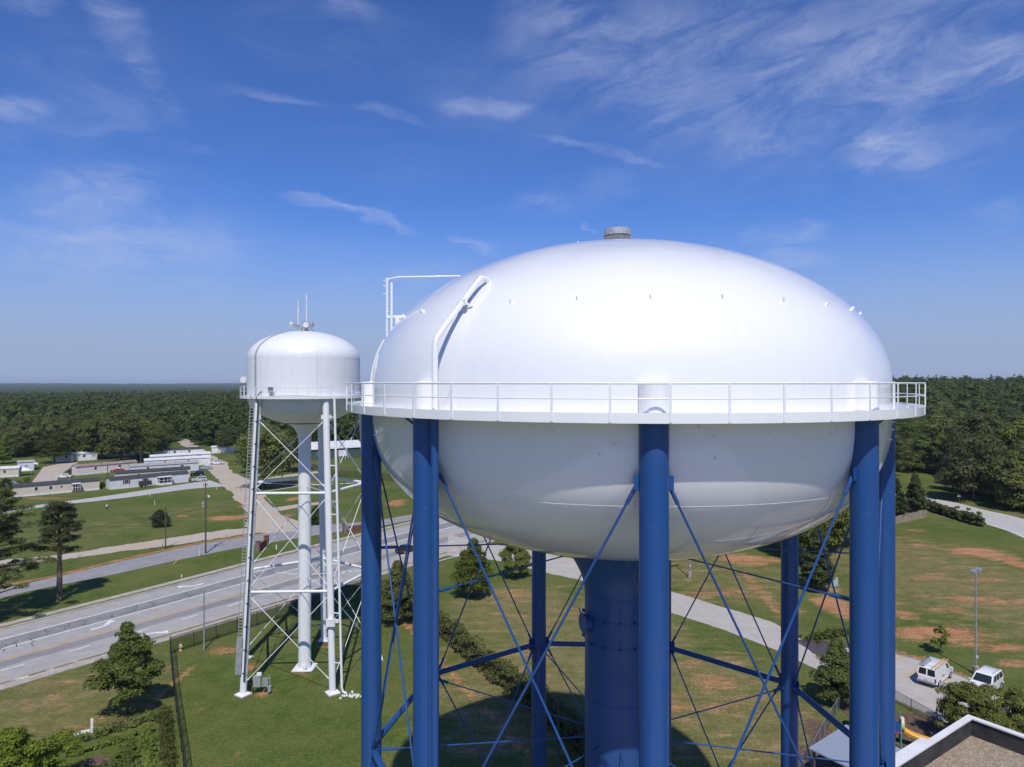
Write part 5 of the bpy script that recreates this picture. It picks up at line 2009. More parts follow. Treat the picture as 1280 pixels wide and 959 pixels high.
    for ax in (ax0, ax1):
        for s in (-1, 1):
            mb = MB()
            mb.tube([(ax, s * (w - .24), wr), (ax, s * (w - .23), wr), (ax, s * (w - .03), wr), (ax, s * (w - .012), wr)], [wr * .9, wr, wr, wr * .92], 22)
            wh = mb.build('wheel', M['black'], e, 40)
            mb = MB()
            mb.tube([(ax, s * (w - .03), wr), (ax, s * (w - .004), wr)], [wr * .62, wr * .56], 16)
            mb.build('rim', M['galv'], wh, 40)
    for s in (-1, 1):
        mb = MB()
        mb.box((xf - .11, s * w * .72, hz - .19), (.20, .30, .16))
        mb.build('headlight', M['lamp_clear'], e, bevel=.02)
        mb = MB()
        mb.box((xr + .03, s * w * .88, zb - .30), (.08, .15, .42))
        mb.build('tail_light', M['lamp_red'], e, bevel=.015)
        mb = MB()
        mb.box((b3 - .15, s * (w + .10), c3 + .10), (.12, .20, .14))
        mb.build('mirror', paint_m, e, bevel=.02)
    mb = MB()
    mb.box((xr - .04, 0, ground + .22), (.16, wid * .94, .20))
    mb.build('bumper', M['steel_grey'] if cat in ('van',) else paint_m, e, bevel=.03)
    mb = MB()
    mb.box((xf + .02, 0, ground + .20), (.14, wid * .92, .22))
    mb.build('bumper', M['dark_metal'], e, bevel=.03)
    mb = MB()
    mb.box((xr - .005, 0, zb - .38), (.03, .34, .17))
    mb.build('number_plate', M['plate'], e)
    if bed:
        mb = MB()
        mb.box(((xr + .15 + b0 - .1) / 2, 0, zb + .004), (b0 - .1 - xr - .15, wid * .78, .012))
        mb.build('cargo_bed', M['dark_metal'], e)
    if roofrack:
        for s in (-1, 1):
            mb = MB()
            mb.bar((b1 + .3, s * wt * .8, c1 + .10), (b2 - .25, s * wt * .8, c2 + .10), .05, .05)
            mb.build('roof_rail', M['galv'], cb)
    return e


HV = math.atan2(.62, .78)
van = vehicle('white work van with a ladder and pipe rack on its roof', 47.0, 75.75, math.atan2(.65, .76), (-2.75, 2.75, 1.22), (1.75, 1.02), ((-2.70, 1.20), (-2.52, 2.02), (1.02, 2.06), (1.85, 1.20)), 2.0, (-1.75, 1.75, .38), P_WHITE, 'van', 'work_van',
              pillars=((.79, .93),), tumble=.84, rear_glass='double', ground=.36)
mb = MB()
for x_ in (-1.9, -.5, .9):
    mb.bar((x_, -.88, 2.10), (x_, .88, 2.10), .05, .05)
    for s in (-1, 1):
        mb.bar((x_, s * .88, 2.0), (x_, s * .88, 2.24), .04, .04)
rk = mb.build('roof_rack', M['galv'], van)
mb = MB()
for s in (-.50, -.86):
    mb.bar((-2.6, s, 2.22), (1.3, s, 2.22), .06, .09)
for k in range(13):
    mb.bar((-2.5 + .3 * k, -.86, 2.22), (-2.5 + .3 * k, -.50, 2.22), .035, .035)
M['ladder_rail'] = principled('ladder_fibreglass', (.66, .42, .15), .5)[0]
tag(mb.build('extension_ladder', M['ladder_rail'], None), 'orange fibreglass ladder strapped on the work van roof', 'ladder')
ld = bpy.data.objects['extension_ladder']
ld.location = van.location
ld.rotation_euler = van.rotation_euler
mb = MB()
mb.add([(-2.5, .30, 2.14), (-.2, .30, 2.14), (-.2, .92, 2.14), (-2.5, .92, 2.14), (-2.3, .42, 2.52), (-.35, .42, 2.50), (-.35, .86, 2.24), (-2.3, .86, 2.24)], [(3, 2, 1, 0), (4, 5, 6, 7), (0, 1, 5, 4), (1, 2, 6, 5), (2, 3, 7, 6), (3, 0, 4, 7)])
mb.build('equipment_cover', M['steel_grey'], rk)
for s in (-1, 1):
    mb = MB()
    mb.box((-.55, s * 1.003, .98), (.62, .012, .13))
    mb.box((-.75, s * 1.003, 1.10), (.2, .012, .07))
    mb.build('side_emblem', M['orange'], van)

vehicle('big white SUV parked by the light pole, half behind the bushy tree', 50.6, 73.0, math.atan2(-.62, -.78), (-2.75, 2.75, 1.18), (1.2, 1.06), ((-2.68, 1.17), (-2.40, 1.92), (.15, 1.94), (1.15, 1.17)), 2.02, (-1.68, 1.70, .40), P_WHITE, 'SUV', 'parked_car',
        pillars=((.05, .34), (.38, .60), (.64, .88)), tumble=.80, roofrack=True, ground=.34)
SED = dict(body=(-2.3, 2.35, .93), hood=(1.1, .78), cabin=((-1.85, .92), (-1.15, 1.42), (.25, 1.44), (1.05, .92)), wid=1.80, whl=(-1.35, 1.42, .33), pillars=((.12, .46), (.50, .86)), tumble=.74, ground=.24)
SUVS = dict(body=(-2.3, 2.3, 1.08), hood=(.95, .98), cabin=((-2.25, 1.07), (-1.98, 1.70), (.2, 1.73), (1.0, 1.07)), wid=1.88, whl=(-1.4, 1.42, .37), pillars=((.06, .30), (.34, .58), (.62, .88)), tumble=.78, ground=.30, roofrack=True, cat='SUV')
PICK = dict(body=(-2.7, 2.7, 1.05), hood=(1.35, .98), cabin=((-.75, 1.04), (-.60, 1.74), (.65, 1.76), (1.3, 1.04)), wid=1.95, whl=(-1.75, 1.75, .38), pillars=((.1, .48), (.53, .9)), tumble=.78, ground=.34, bed=True, cat='pickup truck')
rdir = math.atan2(.80, .60)
x, y = G(508.5, 690)
vehicle('dark car driving up the main road behind the blue legs', x, y, rdir, paint_m=P_BLACK, name='car', **SED)
for lab, px, py, dg, kw, pm in (
        ('white sedan parked on the grass above the tan mobile home', 80, 597.5, 196, SED, P_WHITE),
        ('silver SUV on the grass at the end of the grey mobile home', 249, 602, 205, SUVS, P_SILVER),
        ('black SUV parked beside the silver SUV', 246, 594.5, 205, SUVS, P_BLACK),
        ('pale blue sedan by the dirt road, behind the black SUV', 257, 587, 198, SED, P_BLUE),
        ('white pickup truck by the white blank end wall', 271, 580.5, 192, PICK, P_WHITE),
        ('dark car against the end of the pink mobile home', 92.5, 591.5, 80, SED, P_BLACK),
        ('red car mostly hidden behind the cream mobile home', 147, 590, 200, SED, P_RED),
        ('dark blue car beside the small blue grey mobile home', 13, 608, 210, SED, P_BLUE),
        ('white car in the shade behind the white tower riser', 371, 577, 200, SUVS, P_WHITE)):
    x, y = G(px, py)
    vehicle(lab, x, y, R(dg), paint_m=pm, **kw)
# a dark cargo trailer on the grass in front of the grey mobile home
x, y = G(181.5, 609)
e = empty('utility_trailer', 'dark open utility trailer with yellow wheels before the grey mobile home', 'trailer', (x, y, 0), R(33))
mb = MB()
mb.box((0, 0, .75), (3.6, 1.7, .14))
mb.box((0, .80, 1.35), (3.6, .07, 1.1))
mb.box((0, -.80, 1.35), (3.6, .07, 1.1))
mb.box((-1.77, 0, 1.35), (.07, 1.53, 1.1))
mb.box((1.77, 0, 1.35), (.07, 1.53, 1.1))
mb.build('bed', M['dark_metal'], e)
mb = MB()
mb.bar((1.8, 0, .62), (3.1, 0, .55), .10, .12)
mb.tube([(2.9, 0, 0), (2.9, 0, .6)], .05, 8)
mb.build('tow_bar', M['dark_metal'], e)
for sx in (-.45, .45):
    for s in (-1, 1):
        mb = MB()
        mb.tube([(sx, s * .86, .36), (sx, s * 1.06, .36)], .36, 18)
        w_ = mb.build('wheel', M['black'], e, 40)
        mb = MB()
        mb.tube([(sx, s * 1.05, .36), (sx, s * 1.075, .36)], .22, 14)
        mb.build('rim', M['line_yellow'], w_, 40)

# ------------------------------------------------------------------ poles, lamps, wires
def pole(name, label, cat, px, py, h, r, mat, group=None, taper=.7):
    x, y = G(px, py)
    e = empty(name, label, cat, (x, y, 0), 0, group)
    mb = MB()
    mb.tube([(0, 0, -.3), (0, 0, h)], [r, r * taper], 12)
    mb.build('shaft', M[mat], e, 40)
    return e


up_ = pole('utility_pole', 'tall wooden utility pole with a transformer beside the frontage lane', 'utility pole', 257, 692, 13.7, .17, 'pole_wood')
UPX, UPY = G(257, 692)
mb = MB()
mb.tube([(-.40, -.12, 8.95), (-.40, -.12, 10.0)], .24, 16)
mb.tube([(-.40, -.12, 10.0), (-.40, -.12, 10.15)], .05, 8)
mb.build('transformer', M['galv'], up_, 40)
mb = MB()
mb.tube([(0, 0, 11.1), (.5, -.3, 11.35), (1.0, -.6, 11.2)], .035, 8)
mb.tube([(.85, -.5, 11.02), (.95, -.56, 11.18), (1.0, -.6, 11.25)], [.20, .16, .07], 12)
mb.build('lamp_arm', M['white'], up_, 40)
mb = MB()
mb.box((0, -.02, 13.2), (.9, .10, .12), R(35))
for s in (-.35, .35):
    mb.tube([(s * .8, s * .57, 13.25), (s * .8, s * .57, 13.5)], .05, 8)
mb.build('crossarm', M['pole_wood'], up_)
sp_ = pole('utility_pole', 'short bare wooden pole beside the lone bush', 'utility pole', 207, 686, 8.4, .14, 'pole_wood')
pole('utility_pole', 'weathered wooden pole behind the end of the tan mobile home', 'utility pole', 134.5, 604, 6.2, .16, 'pole_wood')
pole('utility_pole', 'pale wooden pole standing among the mobile home roofs', 'utility pole', 176, 590, 9.5, .17, 'pole_wood')
pole('utility_pole', 'wooden pole beside the white grey-roofed house', 'utility pole', 178.5, 573, 9.5, .17, 'pole_wood')
pole('lamp_post', 'plain grey steel post inside the fence near the yellow hydrant', 'post', 255, 812.5, 7.45, .10, 'steel_grey', taper=.8)
po = pole('utility_pole', 'bare grey pole rising from the shaded hedge row between the blue legs', 'utility pole', 697, 990, 7.6, .12, 'pole_wood')
po.location = (3.75, 55.4, 0)


def light_pole(label, px, py, h, rz):
    x, y = G(px, py)
    e = empty('parking_light', label, 'light pole', (x, y, 0), rz)
    mb = MB()
    mb.tube([(0, 0, .9), (0, 0, h)], [.10, .07], 10)
    mb.build('shaft', M['steel_grey'], e, 40)
    mb = MB()
    mb.tube([(0, 0, -.2), (0, 0, .95)], .30, 16)
    mb.build('footing', M['concrete'], e, 40)
    mb = MB()
    mb.box((0, -.13, 2.0), (.16, .14, .3))
    mb.build('hand_box', M['white'], e)
    for s in (-1, 1):
        mb = MB()
        mb.box((s * .62, 0, h + .02), (.85, .50, .34))
        mb.bar((0, 0, h - .05), (s * .3, 0, h), .07, .07)
        mb.build('lamp_head', M['steel_grey'], e, bevel=.02)
    return e


light_pole('tall twin-head light pole at the edge of the car park', 1220, 843, 11.7, R(35))
light_pole('twin-head light pole in the field, its head hidden by the tank', 862, 722, 10.5, R(35))


def wire(name, label, p, q, sag, r=.022):
    p, q = Vector(p), Vector(q)
    mb = MB()
    mb.tube([p.lerp(q, t) - Vector((0, 0, 4 * sag * t * (1 - t))) for t in np.linspace(0, 1, 22)], r, 5)
    return tag(mb.build(name, M['black'], None, 60), label, 'wire', 'overhead wires')


wl_ = [(-118, 62, 10.2), (-120, 61, 9.2)]
wire('overhead_wire', 'upper wire sagging from the transformer pole towards the pines', (UPX, UPY, 9.6), wl_[0], 2.2)
wire('overhead_wire', 'lower wire sagging from the transformer pole towards the pines', (UPX, UPY, 8.9), wl_[1], 2.2)
wire('overhead_wire', 'wire from the transformer pole crossing behind the white tower', (UPX, UPY, 8.9), (-8, 176, 8.5), 1.0)
for k, (zl, lab) in enumerate(((13.6, 'topmost'), (12.4, 'second highest'), (10.2, 'third highest'), (9.2, 'lowest'))):
    wire('power_line', lab + ' of the four power lines in front of the wood by the two-lane road', (30, 225 + k * .4, zl), (190, 176 + k * .4, zl), 1.0, .028)

# ------------------------------------------------------------------ fences
def mesh_mat(name, c, op):
    m = bpy.data.materials.new(name)
    m.use_nodes = True
    nt = m.node_tree
    b = nt.nodes['Principled BSDF']
    b.inputs['Base Color'].default_value = (*c, 1)
    b.inputs['Roughness'].default_value = .6
    t = nt.nodes.new('ShaderNodeBsdfTransparent')
    mx = nt.nodes.new('ShaderNodeMixShader')
    mx.inputs[0].default_value = op
    nt.links.new(t.outputs[0], mx.inputs[1])
    nt.links.new(b.outputs[0], mx.inputs[2])
    nt.links.new(mx.outputs[0], nt.nodes['Material Output'].inputs[0])
    return m


M['chain_black'] = mesh_mat('black_chain_link', (.012, .013, .013), .42)
M['chain_grey'] = mesh_mat('grey_chain_link', (.16, .16, .16), .40)


def chain_fence(label, pts, h, step, mat, post_mat, pr=.04):
    pts = [Vector((x, y, 0)) for x, y in pts]
    e = empty('chain_link_fence', label, 'fence', pts[0])
    o = pts[0]
    mb, rl = MB(), MB()
    posts = []
    for a, c in zip(pts, pts[1:]):
        L = (c - a).length
        n = max(1, round(L / step))
        for k in range(n):
            p, q = a.lerp(c, k / n) - o, a.lerp(c, (k + 1) / n) - o
            posts.append(p)
            mb.add([(p.x, p.y, .03), (q.x, q.y, .03), (q.x, q.y, h - .03), (p.x, p.y, h - .03)], [(0, 1, 2, 3)])
            rl.tube([(p.x, p.y, h), (q.x, q.y, h)], pr * .7, 6)
    posts.append(pts[-1] - o)
    mb.build('chain_mesh', M[mat], e)
    rl.build('top_rail', M[post_mat], e, 50)
    m0 = MB()
    m0.tube([(0, 0, -.2), (0, 0, h + .05)], pr, 8)
    f = None
    for p in posts:
        f2 = m0.build('post', M[post_mat], e, 50) if f is None else copy_obj(f, e)
        f = f or f2
        f2.location = p
    return e


c0 = G(212.7, 818)
chain_fence('black chain link fence along the tower lawn, hedge side', [c0, (-35.0, 70.8), (-28.2, 58.6), (-17, 38)], 2.25, 3.0, 'chain_black', 'black', .045)
chain_fence('black chain link fence along the tower lawn, main road side', [(c0[0] + .02, c0[1] + .02), (-34.6, 92.6), (-22, 110), (-19.2, 104)], 2.0, 3.0, 'chain_black', 'black', .045)
chain_fence('chain link fence buried in the overgrown hedge row', [(x + .35, y + .35) for x, y in fx], 1.9, 3.0, 'chain_black', 'black')
chain_fence('low chain link fence between playground and car park', GP([(1096, 866), (1117, 877), (1139, 889.5), (1172, 908)]), 1.25, 3.2, 'chain_grey', 'dark_metal', .03)
chain_fence('low chain link fence between dry field and playground', GP([(1060, 872), (1046, 893), (1031, 918), (1012, 955)]), 1.4, 2.2, 'chain_grey', 'steel_grey', .03)
chain_fence('dark chain link fence climbing the grass below the green barn', [(-78, 262), (-62, 240), (-50, 236), (-32, 222)], 2.2, 4, 'chain_black', 'black', .05)

M['fence_wood'] = mottled('weathered_fence_boards', (0.36, 0.29, 0.21), (0.25, 0.21, 0.165), 1.5, .85, .2, (3, 3, .3))


def board_fence(label, pts, h):
    e = empty('wooden_fence', label, 'fence', (pts[0][0], pts[0][1], 0))
    o = Vector((pts[0][0], pts[0][1], 0))
    mb, pm_ = MB(), []
    rs = random.Random(4)
    for a, c in zip(pts, pts[1:]):
        a, c = Vector((*a, 0)), Vector((*c, 0))
        n = int((c - a).length / .30)
        rz = math.atan2(c.y - a.y, c.x - a.x)
        for k in range(n):
            p = a.lerp(c, (k + .5) / n) - o
            mb.box((p.x, p.y, h / 2 + rs.uniform(-.03, .03)), (.28, .025, h), rz)
        for k in range(0, n + 1, 8):
            pm_.append((a.lerp(c, k / n) - o, rz))
    mb.build('boards', M['fence_wood'], e)
    for p, rz in pm_:
        m0 = MB()
        m0.box((p.x + .07 * math.sin(rz), p.y - .07 * math.cos(rz), h / 2), (.10, .10, h + .1), rz)
        m0.build('post', M['fence_wood'], e)
    return e


board_fence('weathered wooden board fence in front of the two dark evergreens', GP([(1098, 662), (1128, 653.5), (1158, 647)]), 1.9)

# ------------------------------------------------------------------ small things along the road
def brick_sign(label, px0, py0, px1, py1):
    a, c = G(px0, py0), G(px1, py1)
    L = math.hypot(c[0] - a[0], c[1] - a[1])
    e = empty('brick_entrance_wall', label, 'brick wall', (a[0], a[1], 0), math.atan2(c[1] - a[1], c[0] - a[0]))
    for x_ in (0, L):
        mb = MB()
        mb.box((x_, 0, .95), (.75, .75, 2.1))
        p = mb.build('pier', M['brick'], e)
        mb = MB()
        mb.box((x_, 0, 2.06), (.9, .9, .14))
        mb.build('cap', M['brick'], p)
    mb = MB()
    mb.box((L / 2, 0, .70), (L - .75, .35, 1.5))
    mb.build('panel', M['brick'], e)
    return e


brick_sign('red brick entrance wall with two piers beside the dirt junction', 322.5, 690, 333, 682.5)
brick_sign('long low red brick entrance wall past the dirt junction', 431, 667, 458, 663)


def marker(label, px, py, h, r, mat, lean=0, cat='marker post', name='marker_post'):
    x, y = G(px, py)
    mb = MB()
    mb.tube([(x, y, -.1), (x + lean, y, h)], r, 8)
    return tag(mb.build(name, M[mat], None, 40), label, cat)


x, y = G(216, 706)
mb = MB()
mb.tube([(x, y, -.1), (x + 1.2, y + 2.2, 2.1)], .06, 8)
tag(mb.build('guy_guard', M['line_yellow'], None, 40), 'leaning yellow guy wire guard at the frontage lane edge', 'guy guard')
marker('white marker post on the verge beside the transformer pole', 249, 695, 1.4, .07, 'white')
marker('small white marker stub on the verge of the main road', 227, 722, .5, .10, 'white')
marker('white marker post at the bend of the lane by the dirt road', 271, 612, .8, .09, 'white')
marker('thin white marker post on the open grass in front of the grey mobile home', 187.5, 621, 1.6, .08, 'white')
marker('pale marker post lower on the open grass before the lane', 193.5, 632, 1.3, .06, 'white')
marker('white marker stub beside the brick entrance wall pier', 345.5, 687, .9, .12, 'white')
x, y = G(133.5, 637)
e = empty('grass_stake', 'dark post with a white cap standing alone on the open grass', 'stake', (x, y, 0))
mb = MB()
mb.tube([(0, 0, -.1), (0, 0, .8)], .16, 8)
mb.build('stake', M['dark_metal'], e, 40)
mb = MB()
mb.tube([(0, 0, .8), (0, 0, 1.25)], .2, 8)
mb.build('cap', M['white'], e, 40)
# fire hydrant
x, y = G(225.5, 813.5)
e = empty('fire_hydrant', 'pale yellow fire hydrant in the corner of the fence', 'hydrant', (x, y, 0), R(20))
M['hydrant'] = mottled('hydrant_paint', (.66, .52, .20), (.55, .45, .22), 4, .45)
mb = MB()
mb.lathe([(.22, -.05), (.22, .05), (.15, .08), (.15, .62), (.20, .64), (.20, .68), (.17, .70), (.13, .80), (.06, .86), (.05, .93), (0, .94)], 18)
mb.build('barrel', M['hydrant'], e, 40)
for d in ((1, 0), (-1, 0), (0, -1)):
    mb = MB()
    mb.tube([(d[0] * .12, d[1] * .12, .48), (d[0] * .25, d[1] * .25, .48), (d[0] * .25, d[1] * .25, .48)], [.085, .085, .07], 12)
    mb.build('nozzle', M['hydrant'], e, 40)
# white L-shaped bench mark at the lawn corner
x, y = G(113.5, 916)
mb = MB()
mb.box((x + .10, y, .62), (.22, .22, 1.35), R(30))
mb.build('white_post', M['white'])
o = bpy.data.objects['white_post']
tag(o, 'upright white plastic pipe standing at the end of the curved hedge', 'pipe')
mb = MB()
mb.bar((x - 1.25, y - .55, .16), (x - .06, y - .02, .20), .22, .22)
tag(mb.build('white_kerb_stone', M['white']), 'white pipe lying on the grass at the foot of the upright white pipe', 'pipe')
# road signs
for px, py, lab, mat, h, w in ((1219, 655, 'small red road sign at the edge of the two-lane road', 'shutter', 1.6, 1.0), (1199, 625, 'small white road sign on the far verge of the two-lane road', 'white', 1.4, .75)):
    x, y = G(px, py)
    e = empty('road_sign', lab, 'road sign', (x, y, 0), R(-25))
    mb = MB()
    mb.tube([(0, 0, -.2), (0, 0, h)], .04, 8)
    mb.build('post', M['galv'], e, 40)
    mb = MB()
    mb.box((0, -.06, h - w * .35), (w, .04, w * .9), 0)
    mb.build('sign_panel', M[mat], e)
# utility cabinet on the clay
x, y = G(1042, 732)
e = empty('utility_cabinet', 'pale green utility cabinet on bare clay beside the dark shrub tree', 'utility cabinet', (x, y, 0), R(25))
M['pale_green'] = mottled('pale_green_paint', (.42, .52, .48), (.34, .42, .40), 3, .5)
mb = MB()
mb.box((0, 0, .62), (1.1, .85, 1.25))
mb.build('housing', M['pale_green'], e, bevel=.03)
mb = MB()
mb.box((0, 0, .02), (1.5, 1.2, .12))
mb.build('pad', M['concrete'], e)
mb = MB()
mb.box((0, -.435, .62), (.9, .02, 1.0))
mb.build('door', M['pale_green'], e)

# ------------------------------------------------------------------ the flat-roofed building, the pavilion and the playground
U = Vector((.822, .569))
V = Vector((.569, -.822))
BH = 6.0
bc = Vector(G(1210, 893.8, BH))
bx = empty('flat_roof_building', 'flat roofed building with white coping and a gravel roof', 'building', (bc.x, bc.y, 0), math.atan2(U.y, U.x))
# local axes: +x along U, and -y along V; the corner is the origin, the building lies toward -x and -y
LX, LY = 24.0, 22.0
outer = [(0, 0), (-6.9, 0), (-6.9, .42), (-LX, .42), (-LX, -LY), (0, -LY)]
inner = [(-.42, -.42), (-.42, -LY + .42), (-LX + .42, -LY + .42), (-LX + .42, -.18), (-LX + .42, -.18), (-.9, -.42)]
mb = MB()
mb.prism([(-.06, -.06), (-6.96, -.06), (-6.96, .36), (-LX + .06, .36), (-LX + .06, -LY + .06), (-.06, -LY + .06)], -.2, 4.55)
mb.build('wall', M['brick'], bx)
M['membrane'] = mottled('black_roof_membrane', (.030, .030, .033), (.055, .053, .053), .9, .7, .3)
M['coping'] = mottled('white_coping', (.74, .73, .74), (.66, .65, .64), .5, .55, .3)


def wall_run(mb, p, q, t, z0, z1, side):
    p, q = Vector(p), Vector(q)
    d = (q - p).normalized()
    nrm = Vector((-d.y, d.x)) * side * t
    mb.prism([tuple(p), tuple(q), tuple(q + nrm), tuple(p + nrm)], z0, z1)


mb = MB()
wall_run(mb, (-.06, -.06), (-6.96, -.06), .32, 4.55, BH - .06, 1)
wall_run(mb, (-6.96, .36), (-LX + .06, .36), .74, 4.55, BH - .06, 1)
wall_run(mb, (-.06, -.385), (-.06, -LY + .06), .32, 4.55, BH - .06, -1)
wall_run(mb, (-LX + .06, -.385), (-LX + .06, -LY + .06), .32, 4.55, BH - .06, 1)
par = mb.build('parapet', M['membrane'], bx)
mb = MB()
mb.prism([(.0, .0), (-6.9, 0), (-6.9, -.50), (-.50, -.50)], BH - .057, BH + .06)
mb.prism([(-6.903, .42), (-LX, .42), (-LX, -.50), (-6.903, -.50)], BH - .057, BH + .075)
mb.prism([(0, -.003), (-.50, -.503), (-.50, -LY), (0, -LY)], BH - .057, BH + .06)
mb.build('coping', M['coping'], par)
mb = MB()
for x_, y_, sx, sy in ((-3.45, .012, 6.9, .02),):
    mb.box((x_, y_, BH - .12), (sx, sy, .28))
mb.box((-15.4, .432, BH - .12), (17.1, .02, .28))
mb.box((.012, -11, BH - .12), (.02, 22, .28))
mb.build('fascia', M['coping'], par)
gm2, nt, b = principled('roof_gravel', (.40, .33, .26), .95, .1)
v = objcoord(nt)
vo = nt.nodes.new('ShaderNodeTexVoronoi')
vo.inputs['Scale'].default_value = 14.0
nt.links.new(v, vo.inputs['Vector'])
n5 = noise(nt, v, 2.0, 5, .7)
gc = mixcol(nt, maprange(nt, n5, .3, .7), (.43, .36, .28), (.31, .25, .19))
sv_ = nt.nodes.new('ShaderNodeSeparateColor')
nt.links.new(vo.outputs['Color'], sv_.inputs[0])
gc = mixcol(nt, 1.0, gc, mixcol(nt, sv_.outputs[0], (.55, .55, .55), (1.3, 1.27, 1.2)), 'MULTIPLY')
nt.links.new(gc, b.inputs['Base Color'])
bump(nt, b, vo.outputs['Distance'], .8, .06)
mb = MB()
mb.prism([(-.38, -.38), (-LX + .38, -.38), (-LX + .38, -LY + .1), (-.38, -LY + .1)], 4.553, 4.60)
mb.build('gravel_roof', gm2, bx)

# pavilion with a single-slope metal roof
pa = Vector(G(1011, 936.4, 3.0))
pv = empty('pavilion', 'open shelter with a blue grey metal roof by the playground', 'pavilion', (pa.x, pa.y, 0), math.atan2(.61, .79))
rm, nt, b = principled('ribbed_metal_roof', (.36, .40, .46), .4, .5, .3)
w_ = nt.nodes.new('ShaderNodeTexWave')
w_.bands_direction = 'X'
w_.inputs['Scale'].default_value = 1.1
nt.links.new(objcoord(nt), w_.inputs['Vector'])
nt.links.new(mixcol(nt, maprange(nt, w_.outputs['Fac'], .75, .95), (.40, .44, .51), (.28, .31, .36)), b.inputs['Base Color'])
mb = MB()
PLX, PLY = 6.2, 5.4
mb.add([(0, 0, 3.0), (PLX, 0, 3.0), (PLX, -PLY, 2.75), (0, -PLY, 2.75), (0, 0, 3.12), (PLX, 0, 3.12), (PLX, -PLY, 2.87), (0, -PLY, 2.87)], [(3, 2, 1, 0), (4, 5, 6, 7), (0, 1, 5, 4), (1, 2, 6, 5), (2, 3, 7, 6), (3, 0, 4, 7)])
mb.build('roof', rm, pv)
for x_ in (.3, PLX / 2, PLX - .3):
    for y_ in (-.3, -PLY + .3):
        mb = MB()
        mb.box((x_, y_, 1.38), (.14, .14, 2.78))
        mb.build('post', M['deck_wood'], pv)
mb = MB()
mb.box((PLX / 2, -PLY / 2, .72), (2.2, .8, .07))
for s in (-.8, .8):
    mb.box((PLX / 2 + s, -PLY / 2, .35), (.1, .6, .7))
tag(mb.build('picnic_table', M['deck_wood']), 'wooden table in the shade beneath the metal-roofed shelter', 'table')
o = bpy.data.objects['picnic_table']
o.location = pv.location
o.rotation_euler = pv.rotation_euler

# play structure
PX, PY = 34.7, 62.5
ps = empty('play_structure', 'colourful playground climber with a yellow slide and pink roof', 'playground set', (PX, PY, 0), R(65))
M['teal'] = principled('teal_post', (.06, .33, .30), .4)[0]
M['play_blue'] = principled('blue_plastic', (.03, .10, .32), .4)[0]
M['play_yellow'] = principled('yellow_plastic', (.70, .40, .08), .4)[0]
M['play_pink'] = principled('pink_plastic', (.55, .05, .16), .4)[0]
M['play_cream'] = principled('cream_plastic', (.70, .55, .36), .45)[0]
posts = [(-.75, -.75), (.75, -.75), (.75, .75), (-.75, .75), (-.75, 2.6), (.75, 2.6)]
for x_, y_ in posts:
    mb = MB()
    mb.tube([(x_, y_, -.2), (x_, y_, 3.2 if y_ > 1 else 2.7)], .07, 10)
    mb.build('post', M['teal'], ps, 40)
for y_ in (0, 1.7):
    mb = MB()
    mb.box((0, y_, 1.42), (1.6, 1.6, .10))
    mb.build('deck', M['play_pink'], ps)
for (cx, cy, sx, sy) in ((-.75, 0, .06, 1.4), (.75, 1.7, .06, 1.5), (-.75, 1.7, .06, 1.5), (0, 2.6, 1.4, .06)):
    mb = MB()
    n_ = 8
    # rounded-top panel
    hw = max(sx, sy) / 2
    prof_ = [(-hw, 1.48), (hw, 1.48), (hw, 2.1)] + [(hw * math.cos(t), 2.1 + .42 * math.sin(t)) for t in np.linspace(.2, 2.94, 9)] + [(-hw, 2.1)]
    k = len(prof_)
    if sx < sy:
        vs = [(cx - .03, cy + a_, z_) for a_, z_ in prof_] + [(cx + .03, cy + a_, z_) for a_, z_ in prof_]
    else:
        vs = [(cx + a_, cy - .03, z_) for a_, z_ in prof_] + [(cx + a_, cy + .03, z_) for a_, z_ in prof_]
    mb.add(vs, [tuple(range(k)), tuple(range(2 * k - 1, k - 1, -1))] + [(i, (i + 1) % k, k + (i + 1) % k, k + i) for i in range(k)])
    mb.build('guard_panel', M['play_blue'], ps)
mb = MB()
mb.tube([(-.85, 1.7, 3.15), (0, 1.7, 3.75), (.85, 1.7, 3.15)], [.06, .06, .06], 6)
for s in (-1, 1):
    mb.add([(0, .75, 3.8), (0, 2.65, 3.8), (s * 1.0, 2.65, 3.1), (s * 1.0, .75, 3.1)], [(0, 1, 2, 3)])
    mb.add([(0, .75, 3.74), (0, 2.65, 3.74), (s * 1.0, 2.65, 3.04), (s * 1.0, .75, 3.04)], [(3, 2, 1, 0)])
mb.build('roof', M['play_pink'], ps)
mb = MB()   # hooded entrance of the slide
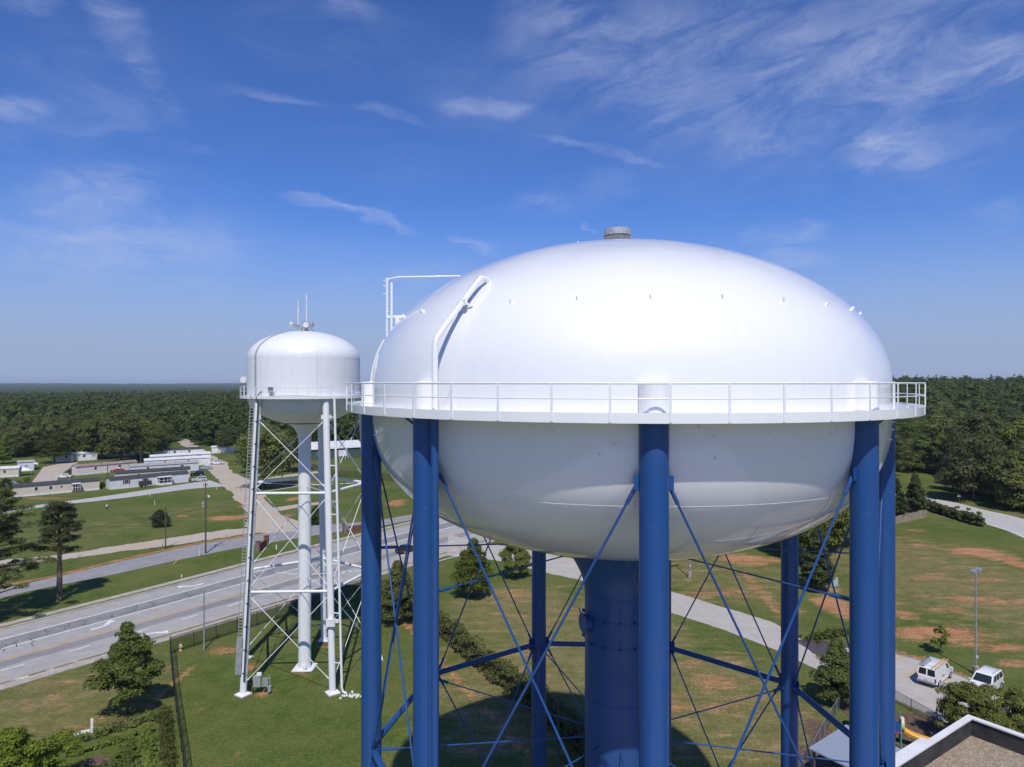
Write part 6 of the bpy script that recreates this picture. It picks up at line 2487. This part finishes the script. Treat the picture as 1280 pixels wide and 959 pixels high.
mb.tube([(0, -.78, 1.95), (0, -1.05, 1.95)], .62, 20, caps=False)
mb.tube([(0, -1.05, 1.95), (0, -.78, 1.95)], .56, 20, caps=False)
mb.build('slide_hood', M['play_cream'], ps, 40)
sl = []
for t in np.linspace(0, 1, 14):
    y_ = -.8 - 3.6 * t
    z_ = 1.46 - 1.22 * t - .12 * math.sin(t * math.pi * 2) + (.12 * max(0, t - .85) / .15)
    sl.append((y_, z_))
mb = MB()
sec = [(-.40, .22), (-.36, .26), (-.32, .06), (-.2, 0), (.2, 0), (.32, .06), (.36, .26), (.40, .22), (.34, -.06), (-.34, -.06)]
k = len(sec)
vs = [(a_, y_, z_ + b_) for y_, z_ in sl for a_, b_ in sec]
fs = []
for i in range(len(sl) - 1):
    for q in range(k):
        q2 = (q + 1) % k
        fs.append((i * k + q, i * k + q2, (i + 1) * k + q2, (i + 1) * k + q))
fs += [tuple(range(k - 1, -1, -1)), tuple((len(sl) - 1) * k + q for q in range(k))]
mb.add(vs, fs)
mb.build('slide', M['play_yellow'], ps, 40)
mb = MB()
for s in (-.5, .5):
    mb.tube([(1.5, s, -.1), (.8, s, 1.5)], .03, 6)
for q in range(5):
    f_ = (q + .8) / 5.5
    mb.tube([(1.5 - .7 * f_, -.5, -.1 + 1.6 * f_), (1.5 - .7 * f_, .5, -.1 + 1.6 * f_)], .03, 6)
mb.build('climbing_ladder', M['play_pink'], ps, 40)

# ------------------------------------------------------------------ the air
hz = bpy.data.materials.new('haze_air')
hz.use_nodes = True
nt = hz.node_tree
nt.nodes.clear()
pvn = nt.nodes.new('ShaderNodeVolumePrincipled')
pvn.inputs['Color'].default_value = (0.66, 0.78, 0.95, 1)
pvn.inputs['Density'].default_value = 0.00007
pvn.inputs['Anisotropy'].default_value = 0.0
on = nt.nodes.new('ShaderNodeOutputMaterial')
nt.links.new(pvn.outputs[0], on.inputs['Volume'])
mb = MB()
mb.box((0, 5450, 20), (18200, 12300, 90))
tag(mb.build('haze', hz), kind='stuff')
